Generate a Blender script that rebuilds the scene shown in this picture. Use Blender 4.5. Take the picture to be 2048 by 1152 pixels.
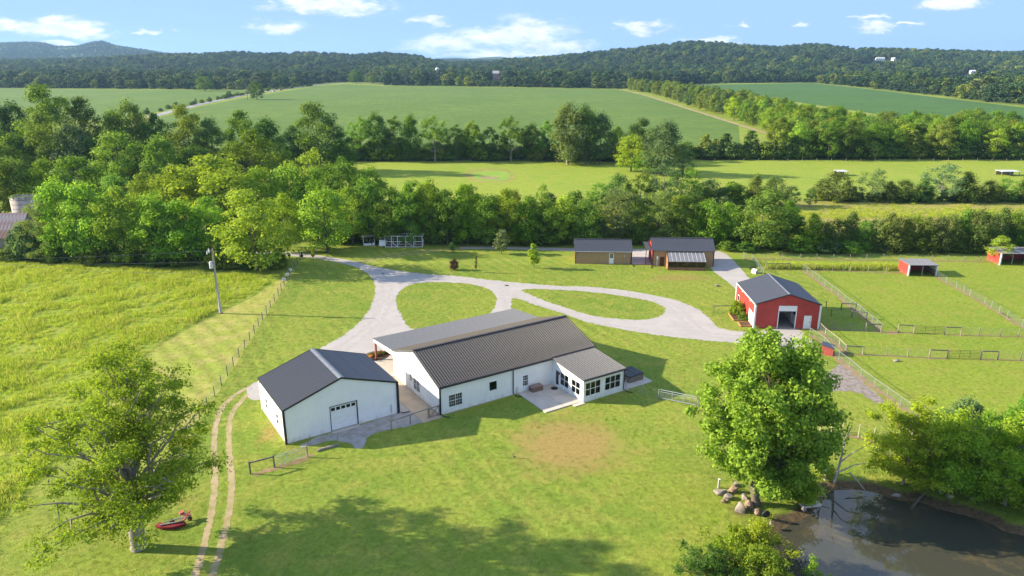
import bpy, bmesh, math, random
import numpy as np
from mathutils import Vector, Matrix, geometry

for _o in list(bpy.data.objects): bpy.data.objects.remove(_o)
SC = bpy.context.scene
COL = SC.collection
R = math.radians

# ------------------------------------------------------------------ camera
CAM_F, CAM_HORIZON, CAM_H = 1442.0, 118.5, 36.0          # focal length in photo pixels, horizon row, metres above the yard
PITCH = math.atan((576 - CAM_HORIZON) / CAM_F)
cam = bpy.data.cameras.new('camera'); camo = bpy.data.objects.new('camera', cam); COL.objects.link(camo)
camo.location = (0, 0, CAM_H); camo.rotation_euler = (math.pi / 2 - PITCH, 0, 0)
cam.sensor_width = 36.0; cam.lens = 36.0 * CAM_F / 2048.0
cam.clip_start = 0.5; cam.clip_end = 60000
SC.camera = camo

# ------------------------------------------------------------------ light
SUN_AZ, SUN_EL = R(174.7), R(22.9)                        # towards the sun, from +X anticlockwise
sun_dir = Vector((math.cos(SUN_AZ) * math.cos(SUN_EL), math.sin(SUN_AZ) * math.cos(SUN_EL), math.sin(SUN_EL)))
sl = bpy.data.lights.new('sun', 'SUN'); sl.energy = 3.3; sl.angle = R(0.55); sl.color = (1.0, 0.87, 0.66)
so = bpy.data.objects.new('sun', sl); COL.objects.link(so)
so.rotation_euler = (-sun_dir).to_track_quat('-Z', 'Y').to_euler()
SC.view_settings.view_transform = 'Standard'; SC.view_settings.look = 'None'
SC.view_settings.gamma = 1.0; SC.view_settings.use_curve_mapping = False
SC.view_settings.exposure = 2.0
SC.cycles.use_denoising = True
SC.cycles.max_bounces = 6; SC.cycles.diffuse_bounces = 4; SC.cycles.glossy_bounces = 3
SC.cycles.transmission_bounces = 6; SC.cycles.transparent_max_bounces = 8; SC.cycles.volume_bounces = 0
SC.cycles.sample_clamp_indirect = 4.0

class N:
    """small node-tree helper"""
    def __init__(s, tree): s.t = tree; s.t.nodes.clear()
    def n(s, kind, **kw):
        nd = s.t.nodes.new(kind)
        for k, v in kw.items():
            if k in nd.inputs and not hasattr(nd, k): s.i(nd, k, v)
            else: setattr(nd, k, v)
        return nd
    def i(s, nd, key, v):
        sock = nd.inputs[key]
        if isinstance(v, bpy.types.NodeSocket): s.t.links.new(v, sock)
        elif hasattr(v, 'outputs'): s.t.links.new(v.outputs[0], sock)
        else: sock.default_value = v
    def math(s, op, a, b=0.0, c=None, clamp=False):
        nd = s.t.nodes.new('ShaderNodeMath'); nd.operation = op; nd.use_clamp = clamp
        s.i(nd, 0, a); s.i(nd, 1, b)
        if c is not None: s.i(nd, 2, c)
        return nd.outputs[0]
    def vmath(s, op, a, b=(0, 0, 0)):
        nd = s.t.nodes.new('ShaderNodeVectorMath'); nd.operation = op
        s.i(nd, 0, a); s.i(nd, 1, b)
        return nd.outputs['Value'] if op in ('LENGTH', 'DOT_PRODUCT') else nd.outputs[0]
    def ramp(s, v, lo, hi, a=0.0, b=1.0, smooth=True):
        nd = s.t.nodes.new('ShaderNodeMapRange'); nd.interpolation_type = 'SMOOTHSTEP' if smooth else 'LINEAR'
        s.i(nd, 'Value', v); s.i(nd, 'From Min', lo); s.i(nd, 'From Max', hi); s.i(nd, 'To Min', a); s.i(nd, 'To Max', b)
        return nd.outputs[0]
    def mix(s, f, a, b, mode='MIX'):
        nd = s.t.nodes.new('ShaderNodeMix'); nd.data_type = 'RGBA'; nd.blend_type = mode
        s.i(nd, 0, f)
        for k, v in ((6, a), (7, b)):
            if isinstance(v, (tuple, list)) and len(v) == 3: v = (*v, 1.0)
            s.i(nd, k, v)
        return nd.outputs[2]
    def noise(s, vec, scale, detail=3.0, rough=0.55, dist=0.0, out=0):
        nd = s.t.nodes.new('ShaderNodeTexNoise')
        if vec is not None: s.i(nd, 'Vector', vec)
        nd.inputs['Scale'].default_value = scale; nd.inputs['Detail'].default_value = detail
        nd.inputs['Roughness'].default_value = rough; nd.inputs['Distortion'].default_value = dist
        return nd.outputs[out]
    def scale(s, vec, sx, sy=None, sz=None):
        return s.vmath('MULTIPLY', vec, (sx, sx if sy is None else sy, sx if sz is None else sz))

def ray(x, y):
    u = (x - 1024) / CAM_F; v = (576 - y) / CAM_F
    return (u, math.cos(PITCH) + v * math.sin(PITCH), -math.sin(PITCH) + v * math.cos(PITCH))
def G(x, y, z=0.0):
    """where the sight line through a photo pixel meets the level z: a real place on the ground"""
    r = ray(x, y); t = (z - CAM_H) / r[2]
    return Vector((r[0] * t, r[1] * t, z))
def PX(X, Y, Z=0.0):
    dz = Z - CAM_H
    d = Y * math.cos(PITCH) - dz * math.sin(PITCH); w = Y * math.sin(PITCH) + dz * math.cos(PITCH)
    return 1024 + CAM_F * X / d, 576 - CAM_F * w / d
def HGT(x, yb, yt):
    """height of an upright thing that stands at (x, yb) and reaches row yt"""
    g = G(x, yb); lo, hi = 0.0, 90.0
    for _ in range(40):
        m = (lo + hi) / 2
        if PX(g.x, g.y, m)[1] > yt: lo = m
        else: hi = m
    return lo

# ------------------------------------------------------------------ sky
world = bpy.data.worlds.new('World'); SC.world = world; world.use_nodes = True
w = N(world.node_tree)
sky = w.n('ShaderNodeTexSky', sky_type='NISHITA', sun_disc=False)
sky.sun_elevation = SUN_EL; sky.sun_rotation = SUN_AZ - math.pi / 2
sky.altitude = 3500; sky.air_density = 1.0; sky.dust_density = 0.0; sky.ozone_density = 3.0
tc = w.n('ShaderNodeTexCoord'); d = tc.outputs['Generated']
sep = w.n('ShaderNodeSeparateXYZ'); w.i(sep, 0, d)
dx, dy, dz = sep.outputs[0], sep.outputs[1], sep.outputs[2]
dyp = w.math('MAXIMUM', dy, 0.05)
a_ = w.math('DIVIDE', dx, dyp); t_ = w.math('DIVIDE', dz, dyp)
comb = w.n('ShaderNodeCombineXYZ'); w.i(comb, 0, a_); w.i(comb, 1, t_); at0 = comb.outputs[0]
wv = w.n('ShaderNodeTexNoise'); w.i(wv, 'Vector', w.scale(at0, 26.0, 70.0, 1.0)); wv.inputs['Scale'].default_value = 1.0; wv.inputs['Detail'].default_value = 6.0; wv.inputs['Roughness'].default_value = 0.6
at = w.vmath('ADD', at0, w.vmath('MULTIPLY', w.vmath('SUBTRACT', wv.outputs['Color'], (0.5, 0.5, 0.5)), (0.11, 0.030, 0.0)))
CLOUDS = [(110, 54, 150, 26), (25, 46, 90, 22), (190, 66, 70, 20), (548, 54, 80, 20), (660, 12, 160, 24), (600, 2, 80, 18), (985, 76, 190, 34),
          (890, 86, 130, 22), (1060, 62, 120, 40), (1100, 92, 130, 22), (1040, 108, 200, 14), (1280, 55, 64, 17), (1905, 8, 95, 19), (1745, 54, 60, 18), (1738, 33, 45, 8),
          (120, 90, 80, 10), (855, 42, 60, 14), (1420, 80, 80, 10), (305, 62, 40, 8), (1820, 50, 40, 6), (1480, 48, 22, 8), (1600, 48, 40, 9)]
acc = None
for (cx, cy, hw, hh) in CLOUDS:
    r0 = ray(cx, cy); r1 = ray(cx, cy + hh)
    c = (r0[0] / r0[1], r0[2] / r0[1], 0); k = (1.0 / (hw / CAM_F), 1.0 / max(1e-4, (r0[2] / r0[1] - r1[2] / r1[1])), 0)
    v = w.vmath('MULTIPLY', w.vmath('SUBTRACT', at, c), k)
    m = w.math('SUBTRACT', 1.0, w.vmath('LENGTH', v), clamp=True)
    acc = m if acc is None else w.math('MAXIMUM', acc, m)
nv = w.scale(at0, 42.0, 120.0, 1.0)
nz = w.math('ADD', w.math('MULTIPLY', w.noise(nv, 1.0, 9.0, 0.66, 0.35), 0.65), w.math('MULTIPLY', w.noise(w.scale(at0, 12.0, 36.0, 1.0), 1.0, 4.0, 0.6), 0.35))
dens = w.math('ADD', acc, w.math('MULTIPLY', w.math('SUBTRACT', nz, 0.5), 2.3))
front = w.math('GREATER_THAN', dy, 0.05)
blob = w.math('MULTIPLY', w.ramp(dens, 0.05, 0.95), front)
blob = w.math('MULTIPLY', blob, w.ramp(acc, 0.0, 0.45))
# the rest of the sky: unseen fair-weather clouds, cover widened to brighten the fill
zc = w.math('ADD', w.math('MAXIMUM', dz, 0.0), 0.08)
cl = w.n('ShaderNodeCombineXYZ'); w.i(cl, 0, w.math('DIVIDE', dx, zc)); w.i(cl, 1, w.math('DIVIDE', dy, zc))
gn = w.noise(cl.outputs[0], 0.9, 7.0, 0.6)
gen = w.math('MULTIPLY', w.ramp(gn, 0.46, 0.66), w.ramp(dz, 0.10, 0.16))
cloud = w.math('MAXIMUM', blob, gen)
shade = w.ramp(w.noise(w.scale(at0, 30.0, 90.0, 1.0), 1.0, 5.0, 0.6), 0.35, 0.65, 0.80, 1.06)
# bright sky is rolled off the way a camera's highlights are, alike in every direction
SKY_GAIN = 0.15
ssep = w.n('ShaderNodeSeparateColor'); w.i(ssep, 0, sky.outputs[0]); scom = w.n('ShaderNodeCombineColor')
for q, top_ in enumerate((0.79, 1.26, 2.22)):
    ch = w.math('MULTIPLY', ssep.outputs[q], 4.0); w.i(scom, q, w.math('DIVIDE', ch, w.math('ADD', 1.0, w.math('DIVIDE', ch, top_))))
cc = w.n('ShaderNodeCombineXYZ')
for q, s_ in enumerate((2.25, 2.28, 2.32)): w.i(cc, q, w.math('MULTIPLY', shade, s_))
skyc = w.mix(w.math('MULTIPLY', cloud, 0.85), scom.outputs[0], cc.outputs[0])
bg = w.n('ShaderNodeBackground'); w.i(bg, 'Color', skyc); w.i(bg, 'Strength', SKY_GAIN)
wo = w.n('ShaderNodeOutputWorld'); w.i(wo, 0, bg)

# ------------------------------------------------------------------ materials
MATS = {}
def mat(name, col, rough=0.7, metal=0.0, spec=0.4, vary=0.12, vscale=2.0, bump=0.0, bscale=30.0, col2=None, stretch=(1, 1, 1), splash=None):
    if name in MATS: return MATS[name]
    m = bpy.data.materials.new(name); m.use_nodes = True; t = N(m.node_tree)
    b = t.n('ShaderNodeBsdfPrincipled'); b.inputs['Roughness'].default_value = rough; b.inputs['Metallic'].default_value = metal
    b.inputs['Specular IOR Level'].default_value = spec
    tcn = t.n('ShaderNodeTexCoord'); vec = t.scale(tcn.outputs['Object'], *stretch)
    nz_ = t.noise(vec, vscale, 5.0, 0.6)
    c2 = col2 if col2 else tuple(max(0, c * (1 - 2.2 * vary)) for c in col)
    bc = t.mix(t.ramp(nz_, 0.35, 0.72), col, c2)
    if splash:                                            # mud and dust spattered up the foot of the wall
        sp_ = t.n('ShaderNodeSeparateXYZ'); t.i(sp_, 0, tcn.outputs['Object'])
        hgt_ = t.ramp(sp_.outputs[2], 0.0, 0.75, 1.0, 0.0); dirt = t.ramp(t.noise(t.scale(tcn.outputs['Object'], 1, 1, .6), 2.4, 6.0, .7), 0.38, 0.72)
        run = t.ramp(t.noise(t.scale(tcn.outputs['Object'], 1, 1, .08), 5.0, 3.0, .6), 0.52, 0.75)
        bc = t.mix(t.math('MULTIPLY', t.math('MULTIPLY', hgt_, dirt), 0.55), bc, splash); bc = t.mix(t.math('MULTIPLY', run, 0.10), bc, splash)
    t.i(b, 'Base Color', bc)
    t.i(b, 'Roughness', t.ramp(nz_, 0.3, 0.7, max(0, rough - .06), min(1, rough + .08)))
    if bump:
        bn = t.n('ShaderNodeBump'); bn.inputs['Strength'].default_value = bump; bn.inputs['Distance'].default_value = 0.02
        t.i(bn, 'Height', t.noise(vec, bscale, 4.0, 0.6)); t.i(b, 'Normal', bn)
    o = t.n('ShaderNodeOutputMaterial'); t.i(o, 0, b)
    MATS[name] = m; return m

def leaf_mat(name, trans=0.42, spread=0.55, yellow=0.35):
    """leaves: the colour comes from the object's own colour, each leaf a little different"""
    if name in MATS: return MATS[name]
    m = bpy.data.materials.new(name); m.use_nodes = True; t = N(m.node_tree)
    oi = t.n('ShaderNodeObjectInfo'); ge = t.n('ShaderNodeNewGeometry')
    rnd = ge.outputs['Random Per Island']
    k = t.ramp(rnd, 0, 1, 1 - spread * .5, 1 + spread * .5, False)
    base = t.mix(1.0, oi.outputs['Color'], t_gray(t, k), 'MULTIPLY')
    tcn = t.n('ShaderNodeTexCoord')
    big = t.noise(tcn.outputs['Object'], 0.35, 2.0)
    base = t.mix(t.math('MULTIPLY', t.ramp(big, 0.4, 0.7), yellow), base, t.mix(1.0, base, (1.28, 1.12, 0.75), 'MULTIPLY'))
    b = t.n('ShaderNodeBsdfPrincipled'); t.i(b, 'Base Color', base); b.inputs['Roughness'].default_value = 0.7; b.inputs['Specular IOR Level'].default_value = 0.08
    tr = t.n('ShaderNodeBsdfTranslucent'); t.i(tr, 'Color', t.mix(1.0, base, (1.25, 1.2, 0.5), 'MULTIPLY'))
    mx = t.n('ShaderNodeMixShader'); t.i(mx, 0, trans); t.i(mx, 1, b); t.i(mx, 2, tr)
    o = t.n('ShaderNodeOutputMaterial'); t.i(o, 0, mx)
    MATS[name] = m; return m
def t_gray(t, k):
    c = t.n('ShaderNodeCombineXYZ'); t.i(c, 0, k); t.i(c, 1, k); t.i(c, 2, k); return c.outputs[0]

def ground_mat(name, a, b, c, dry=(0.30, 0.22, 0.075), s=1.0, rows=None, bump=0.6, attr=False, detail_amp=0.5):
    """grass seen from the air: broad patches, clumps and fine blades, all as colour of the sward itself"""
    if name in MATS: return MATS[name]
    m = bpy.data.materials.new(name); m.use_nodes = True; t = N(m.node_tree)
    tcn = t.n('ShaderNodeTexCoord'); v = tcn.outputs['Object']
    n1 = t.noise(v, 0.055 * s, 4.0, 0.6, 0.4); n2 = t.noise(v, 0.38 * s, 5.0, 0.65); n3 = t.noise(v, 2.6 * s, 4.0, 0.7); n4 = t.noise(v, 11.0 * s, 2.0, 0.6)
    col = t.mix(t.ramp(n1, 0.36, 0.66), a, b)
    col = t.mix(t.math('MULTIPLY', t.ramp(n2, 0.42, 0.66), 0.85), col, c)
    col = t.mix(t.math('MULTIPLY', t.ramp(t.noise(v, 0.75 * s, 4.0, 0.7), 0.52, 0.68), 0.28), col, tuple(q * .62 for q in b))
    col = t.mix(t.math('MULTIPLY', t.ramp(t.noise(v, 0.16 * s, 5.0, 0.7, 0.6), 0.57, 0.76), 0.45), col, dry)
    fine = t.math('ADD', t.math('MULTIPLY', n3, 0.55), t.math('MULTIPLY', n4, 0.45))
    col = t.mix(1.0, col, t_gray(t, t.ramp(fine, 0.3, 0.7, 1 - detail_amp, 1 + detail_amp, False)), 'MULTIPLY')
    if rows:
        ang, freq, amp = rows
        rv = t.vmath('DOT_PRODUCT', v, (math.cos(ang), math.sin(ang), 0))
        wob = t.math('ADD', t.math('MULTIPLY', rv, freq), t.math('MULTIPLY', t.noise(v, 0.02, 2.0), 6.0))
        sn = t.math('MULTIPLY', t.math('SINE', wob), t.ramp(t.noise(v, 0.03, 4.0, .65), 0.42, 0.62))
        col = t.mix(1.0, col, t_gray(t, t.math('ADD', 1.0, t.math('MULTIPLY', sn, amp))), 'MULTIPLY')
    if attr:
        at_ = t.n('ShaderNodeAttribute', attribute_name='dry'); dv = t.math('ADD', at_.outputs['Fac'], t.math('MULTIPLY', t.math('SUBTRACT', n2, 0.5), 0.9))
        dv = t.math('MULTIPLY', t.ramp(dv, 0.25, 0.95), t.ramp(at_.outputs['Fac'], 0.02, 0.2))
        dc = t.mix(t.ramp(n3, 0.35, 0.65), (0.34, 0.235, 0.085), (0.25, 0.185, 0.058))
        col = t.mix(t.math('MULTIPLY', dv, 0.92), col, dc)
        a2 = t.n('ShaderNodeAttribute', attribute_name='mud'); mv = t.ramp(t.math('ADD', a2.outputs['Fac'], t.math('MULTIPLY', t.math('SUBTRACT', n2, 0.5), 0.5)), 0.35, 0.65)
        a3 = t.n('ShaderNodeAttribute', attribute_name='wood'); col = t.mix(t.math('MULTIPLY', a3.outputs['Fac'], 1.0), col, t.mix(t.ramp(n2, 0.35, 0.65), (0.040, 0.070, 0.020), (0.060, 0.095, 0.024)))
        col = t.mix(mv, col, t.mix(t.ramp(n3, 0.35, 0.65), (0.085, 0.060, 0.036), (0.16, 0.115, 0.062)))
    bs = t.n('ShaderNodeBsdfPrincipled'); t.i(bs, 'Base Color', col); bs.inputs['Roughness'].default_value = 0.9; bs.inputs['Specular IOR Level'].default_value = 0.12
    if bump:
        bn = t.n('ShaderNodeBump'); bn.inputs['Strength'].default_value = bump; bn.inputs['Distance'].default_value = 0.12
        t.i(bn, 'Height', t.math('ADD', fine, t.math('MULTIPLY', n2, 0.8))); t.i(bs, 'Normal', bn)
    o = t.n('ShaderNodeOutputMaterial'); t.i(o, 0, bs)
    MATS[name] = m; return m

# ------------------------------------------------------------------ mesh builder and scene tree
class MB:
    def __init__(s): s.v = []; s.f = []
    def quad(s, *p):
        b = len(s.v); s.v += [tuple(q) for q in p]; s.f.append(tuple(range(b, b + len(p))))
    def box(s, x0, x1, y0, y1, z0, z1):
        b = len(s.v)
        s.v += [(x0, y0, z0), (x1, y0, z0), (x1, y1, z0), (x0, y1, z0), (x0, y0, z1), (x1, y0, z1), (x1, y1, z1), (x0, y1, z1)]
        s.f += [tuple(b + i for i in q) for q in ((0, 3, 2, 1), (4, 5, 6, 7), (0, 1, 5, 4), (1, 2, 6, 5), (2, 3, 7, 6), (3, 0, 4, 7))]
    def bar(s, p0, p1, wd, ht=None):
        """square bar from p0 to p1"""
        ht = ht or wd; p0 = Vector(p0); p1 = Vector(p1); d_ = (p1 - p0)
        if d_.length < 1e-6: return
        d_.normalize(); up = Vector((0, 0, 1)) if abs(d_.z) < 0.95 else Vector((1, 0, 0))
        a = d_.cross(up).normalized() * wd / 2; c = a.cross(d_).normalized() * ht / 2
        b = len(s.v)
        for p in (p0, p1): s.v += [tuple(p + a + c), tuple(p - a + c), tuple(p - a - c), tuple(p + a - c)]
        s.f += [tuple(b + i for i in q) for q in ((0, 1, 2, 3), (7, 6, 5, 4), (0, 4, 5, 1), (1, 5, 6, 2), (2, 6, 7, 3), (3, 7, 4, 0))]
    def tube(s, pts, rad, n=6, cap=True):
        pts = [Vector(p) for p in pts]; b0 = len(s.v)
        if not hasattr(rad, '__len__'): rad = [rad] * len(pts)
        for i, p in enumerate(pts):
            d_ = (pts[min(i + 1, len(pts) - 1)] - pts[max(i - 1, 0)]).normalized()
            up = Vector((0, 0, 1)) if abs(d_.z) < 0.9 else Vector((1, 0, 0))
            a = d_.cross(up).normalized(); c = a.cross(d_)
            for k in range(n):
                th = 2 * math.pi * k / n; s.v.append(tuple(p + (a * math.cos(th) + c * math.sin(th)) * rad[i]))
        for i in range(len(pts) - 1):
            for k in range(n):
                q = b0 + i * n; k2 = (k + 1) % n
                s.f.append((q + k, q + k2, q + n + k2, q + n + k))
        if cap:
            s.f.append(tuple(b0 + k for k in range(n))); s.f.append(tuple(b0 + (len(pts) - 1) * n + k for k in reversed(range(n))))
    def lathe(s, prof, n=20, cx=0, cy=0):
        b0 = len(s.v)
        for r_, z_ in prof:
            for k in range(n):
                th = 2 * math.pi * k / n; s.v.append((cx + r_ * math.cos(th), cy + r_ * math.sin(th), z_))
        for i in range(len(prof) - 1):
            for k in range(n):
                q = b0 + i * n; k2 = (k + 1) % n; s.f.append((q + k, q + k2, q + n + k2, q + n + k))
    def prism(s, poly, y0, y1):
        """polygon in x,z extruded along y"""
        b = len(s.v); n = len(poly)
        s.v += [(p[0], y0, p[1]) for p in poly] + [(p[0], y1, p[1]) for p in poly]
        s.f.append(tuple(b + i for i in range(n))); s.f.append(tuple(b + n + i for i in reversed(range(n))))
        for i in range(n):
            j = (i + 1) % n; s.f.append((b + i, b + n + i, b + n + j, b + j))
    def mesh(s, name, m, smooth=False):
        me = bpy.data.meshes.new(name); me.from_pydata(s.v, [], s.f); me.validate(); me.update()
        if m: me.materials.append(m)
        if smooth: me.polygons.foreach_set('use_smooth', [True] * len(me.polygons))
        return me
    def build(s, name, m, parent=None, smooth=False, loc=None, label=None):
        return obj(name, s.mesh(name, m, smooth), parent, loc, label)

def obj(name, me, parent=None, loc=None, label=None):
    o = bpy.data.objects.new(name, me); COL.objects.link(o)
    if parent: o.parent = parent
    if loc is not None: o.location = loc
    if label: o['label'] = label
    return o
def tag(o, label, cat, group=None):
    o['label'] = label; o['category'] = cat
    if group: o['group'] = group
    return o
def struct(o): o['kind'] = 'structure'; return o
def thing(name, label, cat, loc, rz=0.0, group=None):
    o = bpy.data.objects.new(name, None); COL.objects.link(o); o.empty_display_size = 0.3
    o.location = (loc[0], loc[1], loc[2] if len(loc) > 2 else 0); o.rotation_euler = (0, 0, rz)
    return tag(o, label, cat, group)
def np_mesh(name, verts, quads, m, smooth=False):
    verts = np.asarray(verts, np.float32); quads = np.asarray(quads, np.int32); k = quads.shape[1]
    me = bpy.data.meshes.new(name); me.vertices.add(len(verts)); me.vertices.foreach_set('co', verts.ravel())
    me.loops.add(quads.size); me.loops.foreach_set('vertex_index', quads.ravel())
    me.polygons.add(len(quads)); me.polygons.foreach_set('loop_start', np.arange(0, quads.size, k, dtype=np.int32))
    me.polygons.foreach_set('loop_total', np.full(len(quads), k, np.int32))
    if smooth: me.polygons.foreach_set('use_smooth', np.ones(len(quads), bool))
    me.update(); me.validate()
    if m: me.materials.append(m)
    return me
# ------------------------------------------------------------------ ground
def smooth_poly(pts, closed=True, step=1.0, jit=0.0, seed=1):
    """Catmull-Rom through world points, resampled, with a ragged edge"""
    rng = random.Random(seed); P_ = [Vector((p[0], p[1], 0)) for p in pts]; n = len(P_); out = []
    for i in range(n if closed else n - 1):
        p0, p1, p2, p3 = (P_[(i - 1) % n] if closed else P_[max(i - 1, 0)]), P_[i], P_[(i + 1) % n], (P_[(i + 2) % n] if closed else P_[min(i + 2, n - 1)])
        k = max(1, min(60, int((p2 - p1).length / step)))
        for j in range(k):
            t = j / k
            q = 0.5 * ((2 * p1) + (p2 - p0) * t + (2 * p0 - 5 * p1 + 4 * p2 - p3) * t * t + (3 * p1 - p0 - 3 * p2 + p3) * t ** 3)
            out.append(q + Vector((rng.uniform(-jit, jit), rng.uniform(-jit, jit), 0)))
    if not closed: out.append(P_[-1])
    return out
def sheet(name, px, z, m, step=1.0, jit=0.1, holes=(), world=False, seed=1, smooth=True):
    conv = (lambda p: p) if world else (lambda p: G(*p))
    loops = [smooth_poly([conv(p) for p in px], True, step, jit, seed) if smooth else [Vector((*conv(p)[:2], 0)) for p in px]]
    for h_ in holes: loops.append(smooth_poly([conv(p) for p in h_], True, step, jit, seed + 7))
    flat = [p for l in loops for p in l]
    tris = geometry.tessellate_polygon(loops)
    b = MB(); b.v = [(p.x, p.y, z) for p in flat]
    for t in tris:
        a, c, e = (flat[i] for i in t)
        b.f.append(tuple(t) if (c - a).cross(e - a).z > 0 else tuple(reversed(t)))
    return struct(b.build(name, m))
def strip(name, pts, wd, z, m, jit=0.1, seed=3, step=0.7):
    c = smooth_poly([G(*p) for p in pts], False, step, 0, seed); rng = random.Random(seed); b = MB(); L = []
    for i, p in enumerate(c):
        d_ = (c[min(i + 1, len(c) - 1)] - c[max(i - 1, 0)]).normalized(); nrm = Vector((-d_.y, d_.x, 0))
        w0 = wd / 2 + rng.uniform(-jit, jit); w1 = wd / 2 + rng.uniform(-jit, jit)
        L.append((p + nrm * w0, p - nrm * w1))
    b.v = [(q.x, q.y, z) for l in L for q in l]
    b.f = [(2 * i, 2 * i + 1, 2 * i + 3, 2 * i + 2) for i in range(len(L) - 1)]
    return struct(b.build(name, m))

POND_Z = -0.45
POND = [G(*p, POND_Z) for p in [(1500, 1240), (1532, 1152), (1536, 1108), (1552, 1072), (1578, 1048), (1625, 1028), (1640, 1000), (1668, 981), (1712, 980), (1750, 986), (1790, 1000), (1840, 1002), (1875, 1018), (1930, 1030), (1990, 1050), (2070, 1075)]]
POND += [Vector((60, 47, 0)), Vector((66, 36, 0)), Vector((60, 20, 0)), Vector((30, 16, 0)), Vector((16, 28, 0))]
POND = [Vector((p.x, p.y, 0)) for p in smooth_poly(POND, True, 1.0, 0.12, 5)]
def sdist(X, Y, poly):
    """signed distance to a polygon, inside positive"""
    px = np.array([p[0] for p in poly]); py = np.array([p[1] for p in poly]); D = np.full(X.shape, 1e9); ins = np.zeros(X.shape, bool)
    for i in range(len(px)):
        x0, y0, x1, y1 = px[i - 1], py[i - 1], px[i], py[i]; ex, ey = x1 - x0, y1 - y0; l2 = ex * ex + ey * ey + 1e-12
        t = np.clip(((X - x0) * ex + (Y - y0) * ey) / l2, 0, 1)
        D = np.minimum(D, (X - x0 - t * ex) ** 2 + (Y - y0 - t * ey) ** 2)
        c = ((y0 > Y) != (y1 > Y)) & (X < (x1 - x0) * (Y - y0) / (y1 - y0 + 1e-12) + x0); ins ^= c
    D = np.sqrt(D); return np.where(ins, D, -D)

# ridges behind the fields: distance of the crest, how far in front of it the slope starts, and the rows the treetops reach in the photo
RIDGES = [
    (2300, 1000, 1500, 17, [(-2500, 104), (-900, 104), (0, 119), (150, 117), (330, 108), (400, 107), (470, 104), (545, 107), (620, 103), (700, 109), (770, 105), (835, 110), (868, 119), (900, 124), (985, 124), (1010, 118), (1100, 113), (1180, 105), (1280, 94), (1340, 86), (1400, 81), (1470, 88), (1560, 93), (1600, 88), (1640, 88), (1700, 97), (1800, 98), (1900, 101), (2000, 104), (2048, 102), (2500, 92), (4500, 104)]),
    (4600, 1700, 2500, 14, [(-3000, 96), (-600, 88), (-300, 82), (-100, 90), (-20, 87), (60, 83), (95, 85), (120, 92), (160, 91), (190, 84), (210, 82), (235, 91), (300, 101), (345, 107), (420, 112), (700, 118), (4500, 120)]),
    (6800, 1200, 500, 0, [(-3000, 118), (700, 118), (820, 118), (870, 117), (910, 115), (940, 117), (975, 114), (1000, 113), (1030, 117), (1080, 117), (1200, 115), (2100, 117), (4500, 117)]),
]
def terrain(X, Y):
    X = np.asarray(X, float); Y = np.asarray(Y, float)
    Z = np.zeros(X.shape); r = Y; ys = np.maximum(Y, 1.0); px = 1024 + CAM_F * np.where(Y > 50, X / ys, np.sign(X) * 4) / math.cos(PITCH)
    for (dist, rise, back, tree, sky_) in RIDGES:
        row = np.interp(px, [s[0] for s in sky_], [s[1] for s in sky_])
        hz = np.maximum(CAM_H + (CAM_HORIZON - row) / CAM_F * dist * math.cos(PITCH) ** 2 - tree, 4.0)
        up = np.clip((r - (dist - rise)) / rise, 0, 1); dn = np.clip((dist + back - r) / back, 0, 1)
        k = np.where(r < dist, up * up * (3 - 2 * up), 0.35 + 0.65 * dn * dn * (3 - 2 * dn))
        roll = 1 + 0.20 * np.sin(X / 170.0 + 1.3 * np.sin(Y / 260.0)) * np.sin(Y / 150.0)
        k = np.where((r < dist), k * (1 + (roll - 1) * (1 - up) * 2), k)
        Z = np.maximum(Z, np.where((Y > 0) & (r > dist - rise), hz * k, 0))
    return Z
def axis(fine0, fine1, st, lo, hi, grow=1.09):
    a = list(np.arange(fine0, fine1 + 1e-6, st)); s = st; x = fine1
    while x < hi: s = min(s * grow, 150); x += s; a.append(x)
    s = st; x = fine0; b = []
    while x > lo: s = min(s * grow, 150); x -= s; b.append(x)
    return np.array(b[::-1] + a)
gx = axis(-62, 105, 0.75, -7000, 7000); gy = axis(38, 140, 0.75, -600, 7400)
XX, YY = np.meshgrid(gx, gy); ZZ = terrain(XX, YY)
sd = sdist(XX, YY, POND)
ZZ = np.where(sd > -3.0, np.interp(sd, [-3.0, -1.2, 0.0, 1.5, 6.0], [0.0, -0.12, POND_Z + 0.0, -0.85, -1.7]), ZZ)
def blob_px(cx, cy, rx, ry):
    c = G(cx, cy); ex = (G(cx + rx, cy) - c).length; ey = abs(G(cx, cy - ry).y - c.y)
    q = np.sqrt(((XX - c.x) / ex) ** 2 + ((YY - c.y) / ey) ** 2); return np.clip(1.25 - q, 0, 1)
DRY = np.zeros(XX.shape)
for (cx, cy, rx, ry, s_) in [(1135, 888, 150, 74, 1.0), (1110, 850, 60, 30, .7), (540, 862, 34, 50, .75), (600, 900, 60, 14, .5), (1360, 556, 110, 12, .75), (1400, 860, 90, 40, .45), (430, 700, 60, 60, .35), (480, 630, 90, 25, .45), (560, 560, 60, 20, .5),
                             (1700, 900, 90, 30, .5), (1180, 960, 150, 40, .3), (260, 1085, 60, 30, .4), (1900, 745, 120, 20, .35), (1960, 690, 160, 10, .4), (1300, 905, 110, 50, .35), (1740, 925, 60, 25, .5), (1480, 800, 90, 60, .2)]:
    DRY = np.maximum(DRY, blob_px(cx, cy, rx, ry) * s_)
MUD = np.clip(np.interp(sd, [-2.6, -1.2, -0.2, 3], [0, .38, 1, 1]), 0, 1)
for (cx, cy, rx, ry, s_) in [(1480, 1020, 50, 22, .62), (1560, 1035, 60, 22, .55), (1660, 960, 40, 18, .4), (1795, 990, 90, 20, .45), (1850, 1000, 120, 22, .5)]:
    MUD = np.maximum(MUD, blob_px(cx, cy, rx, ry) * s_)
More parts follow.
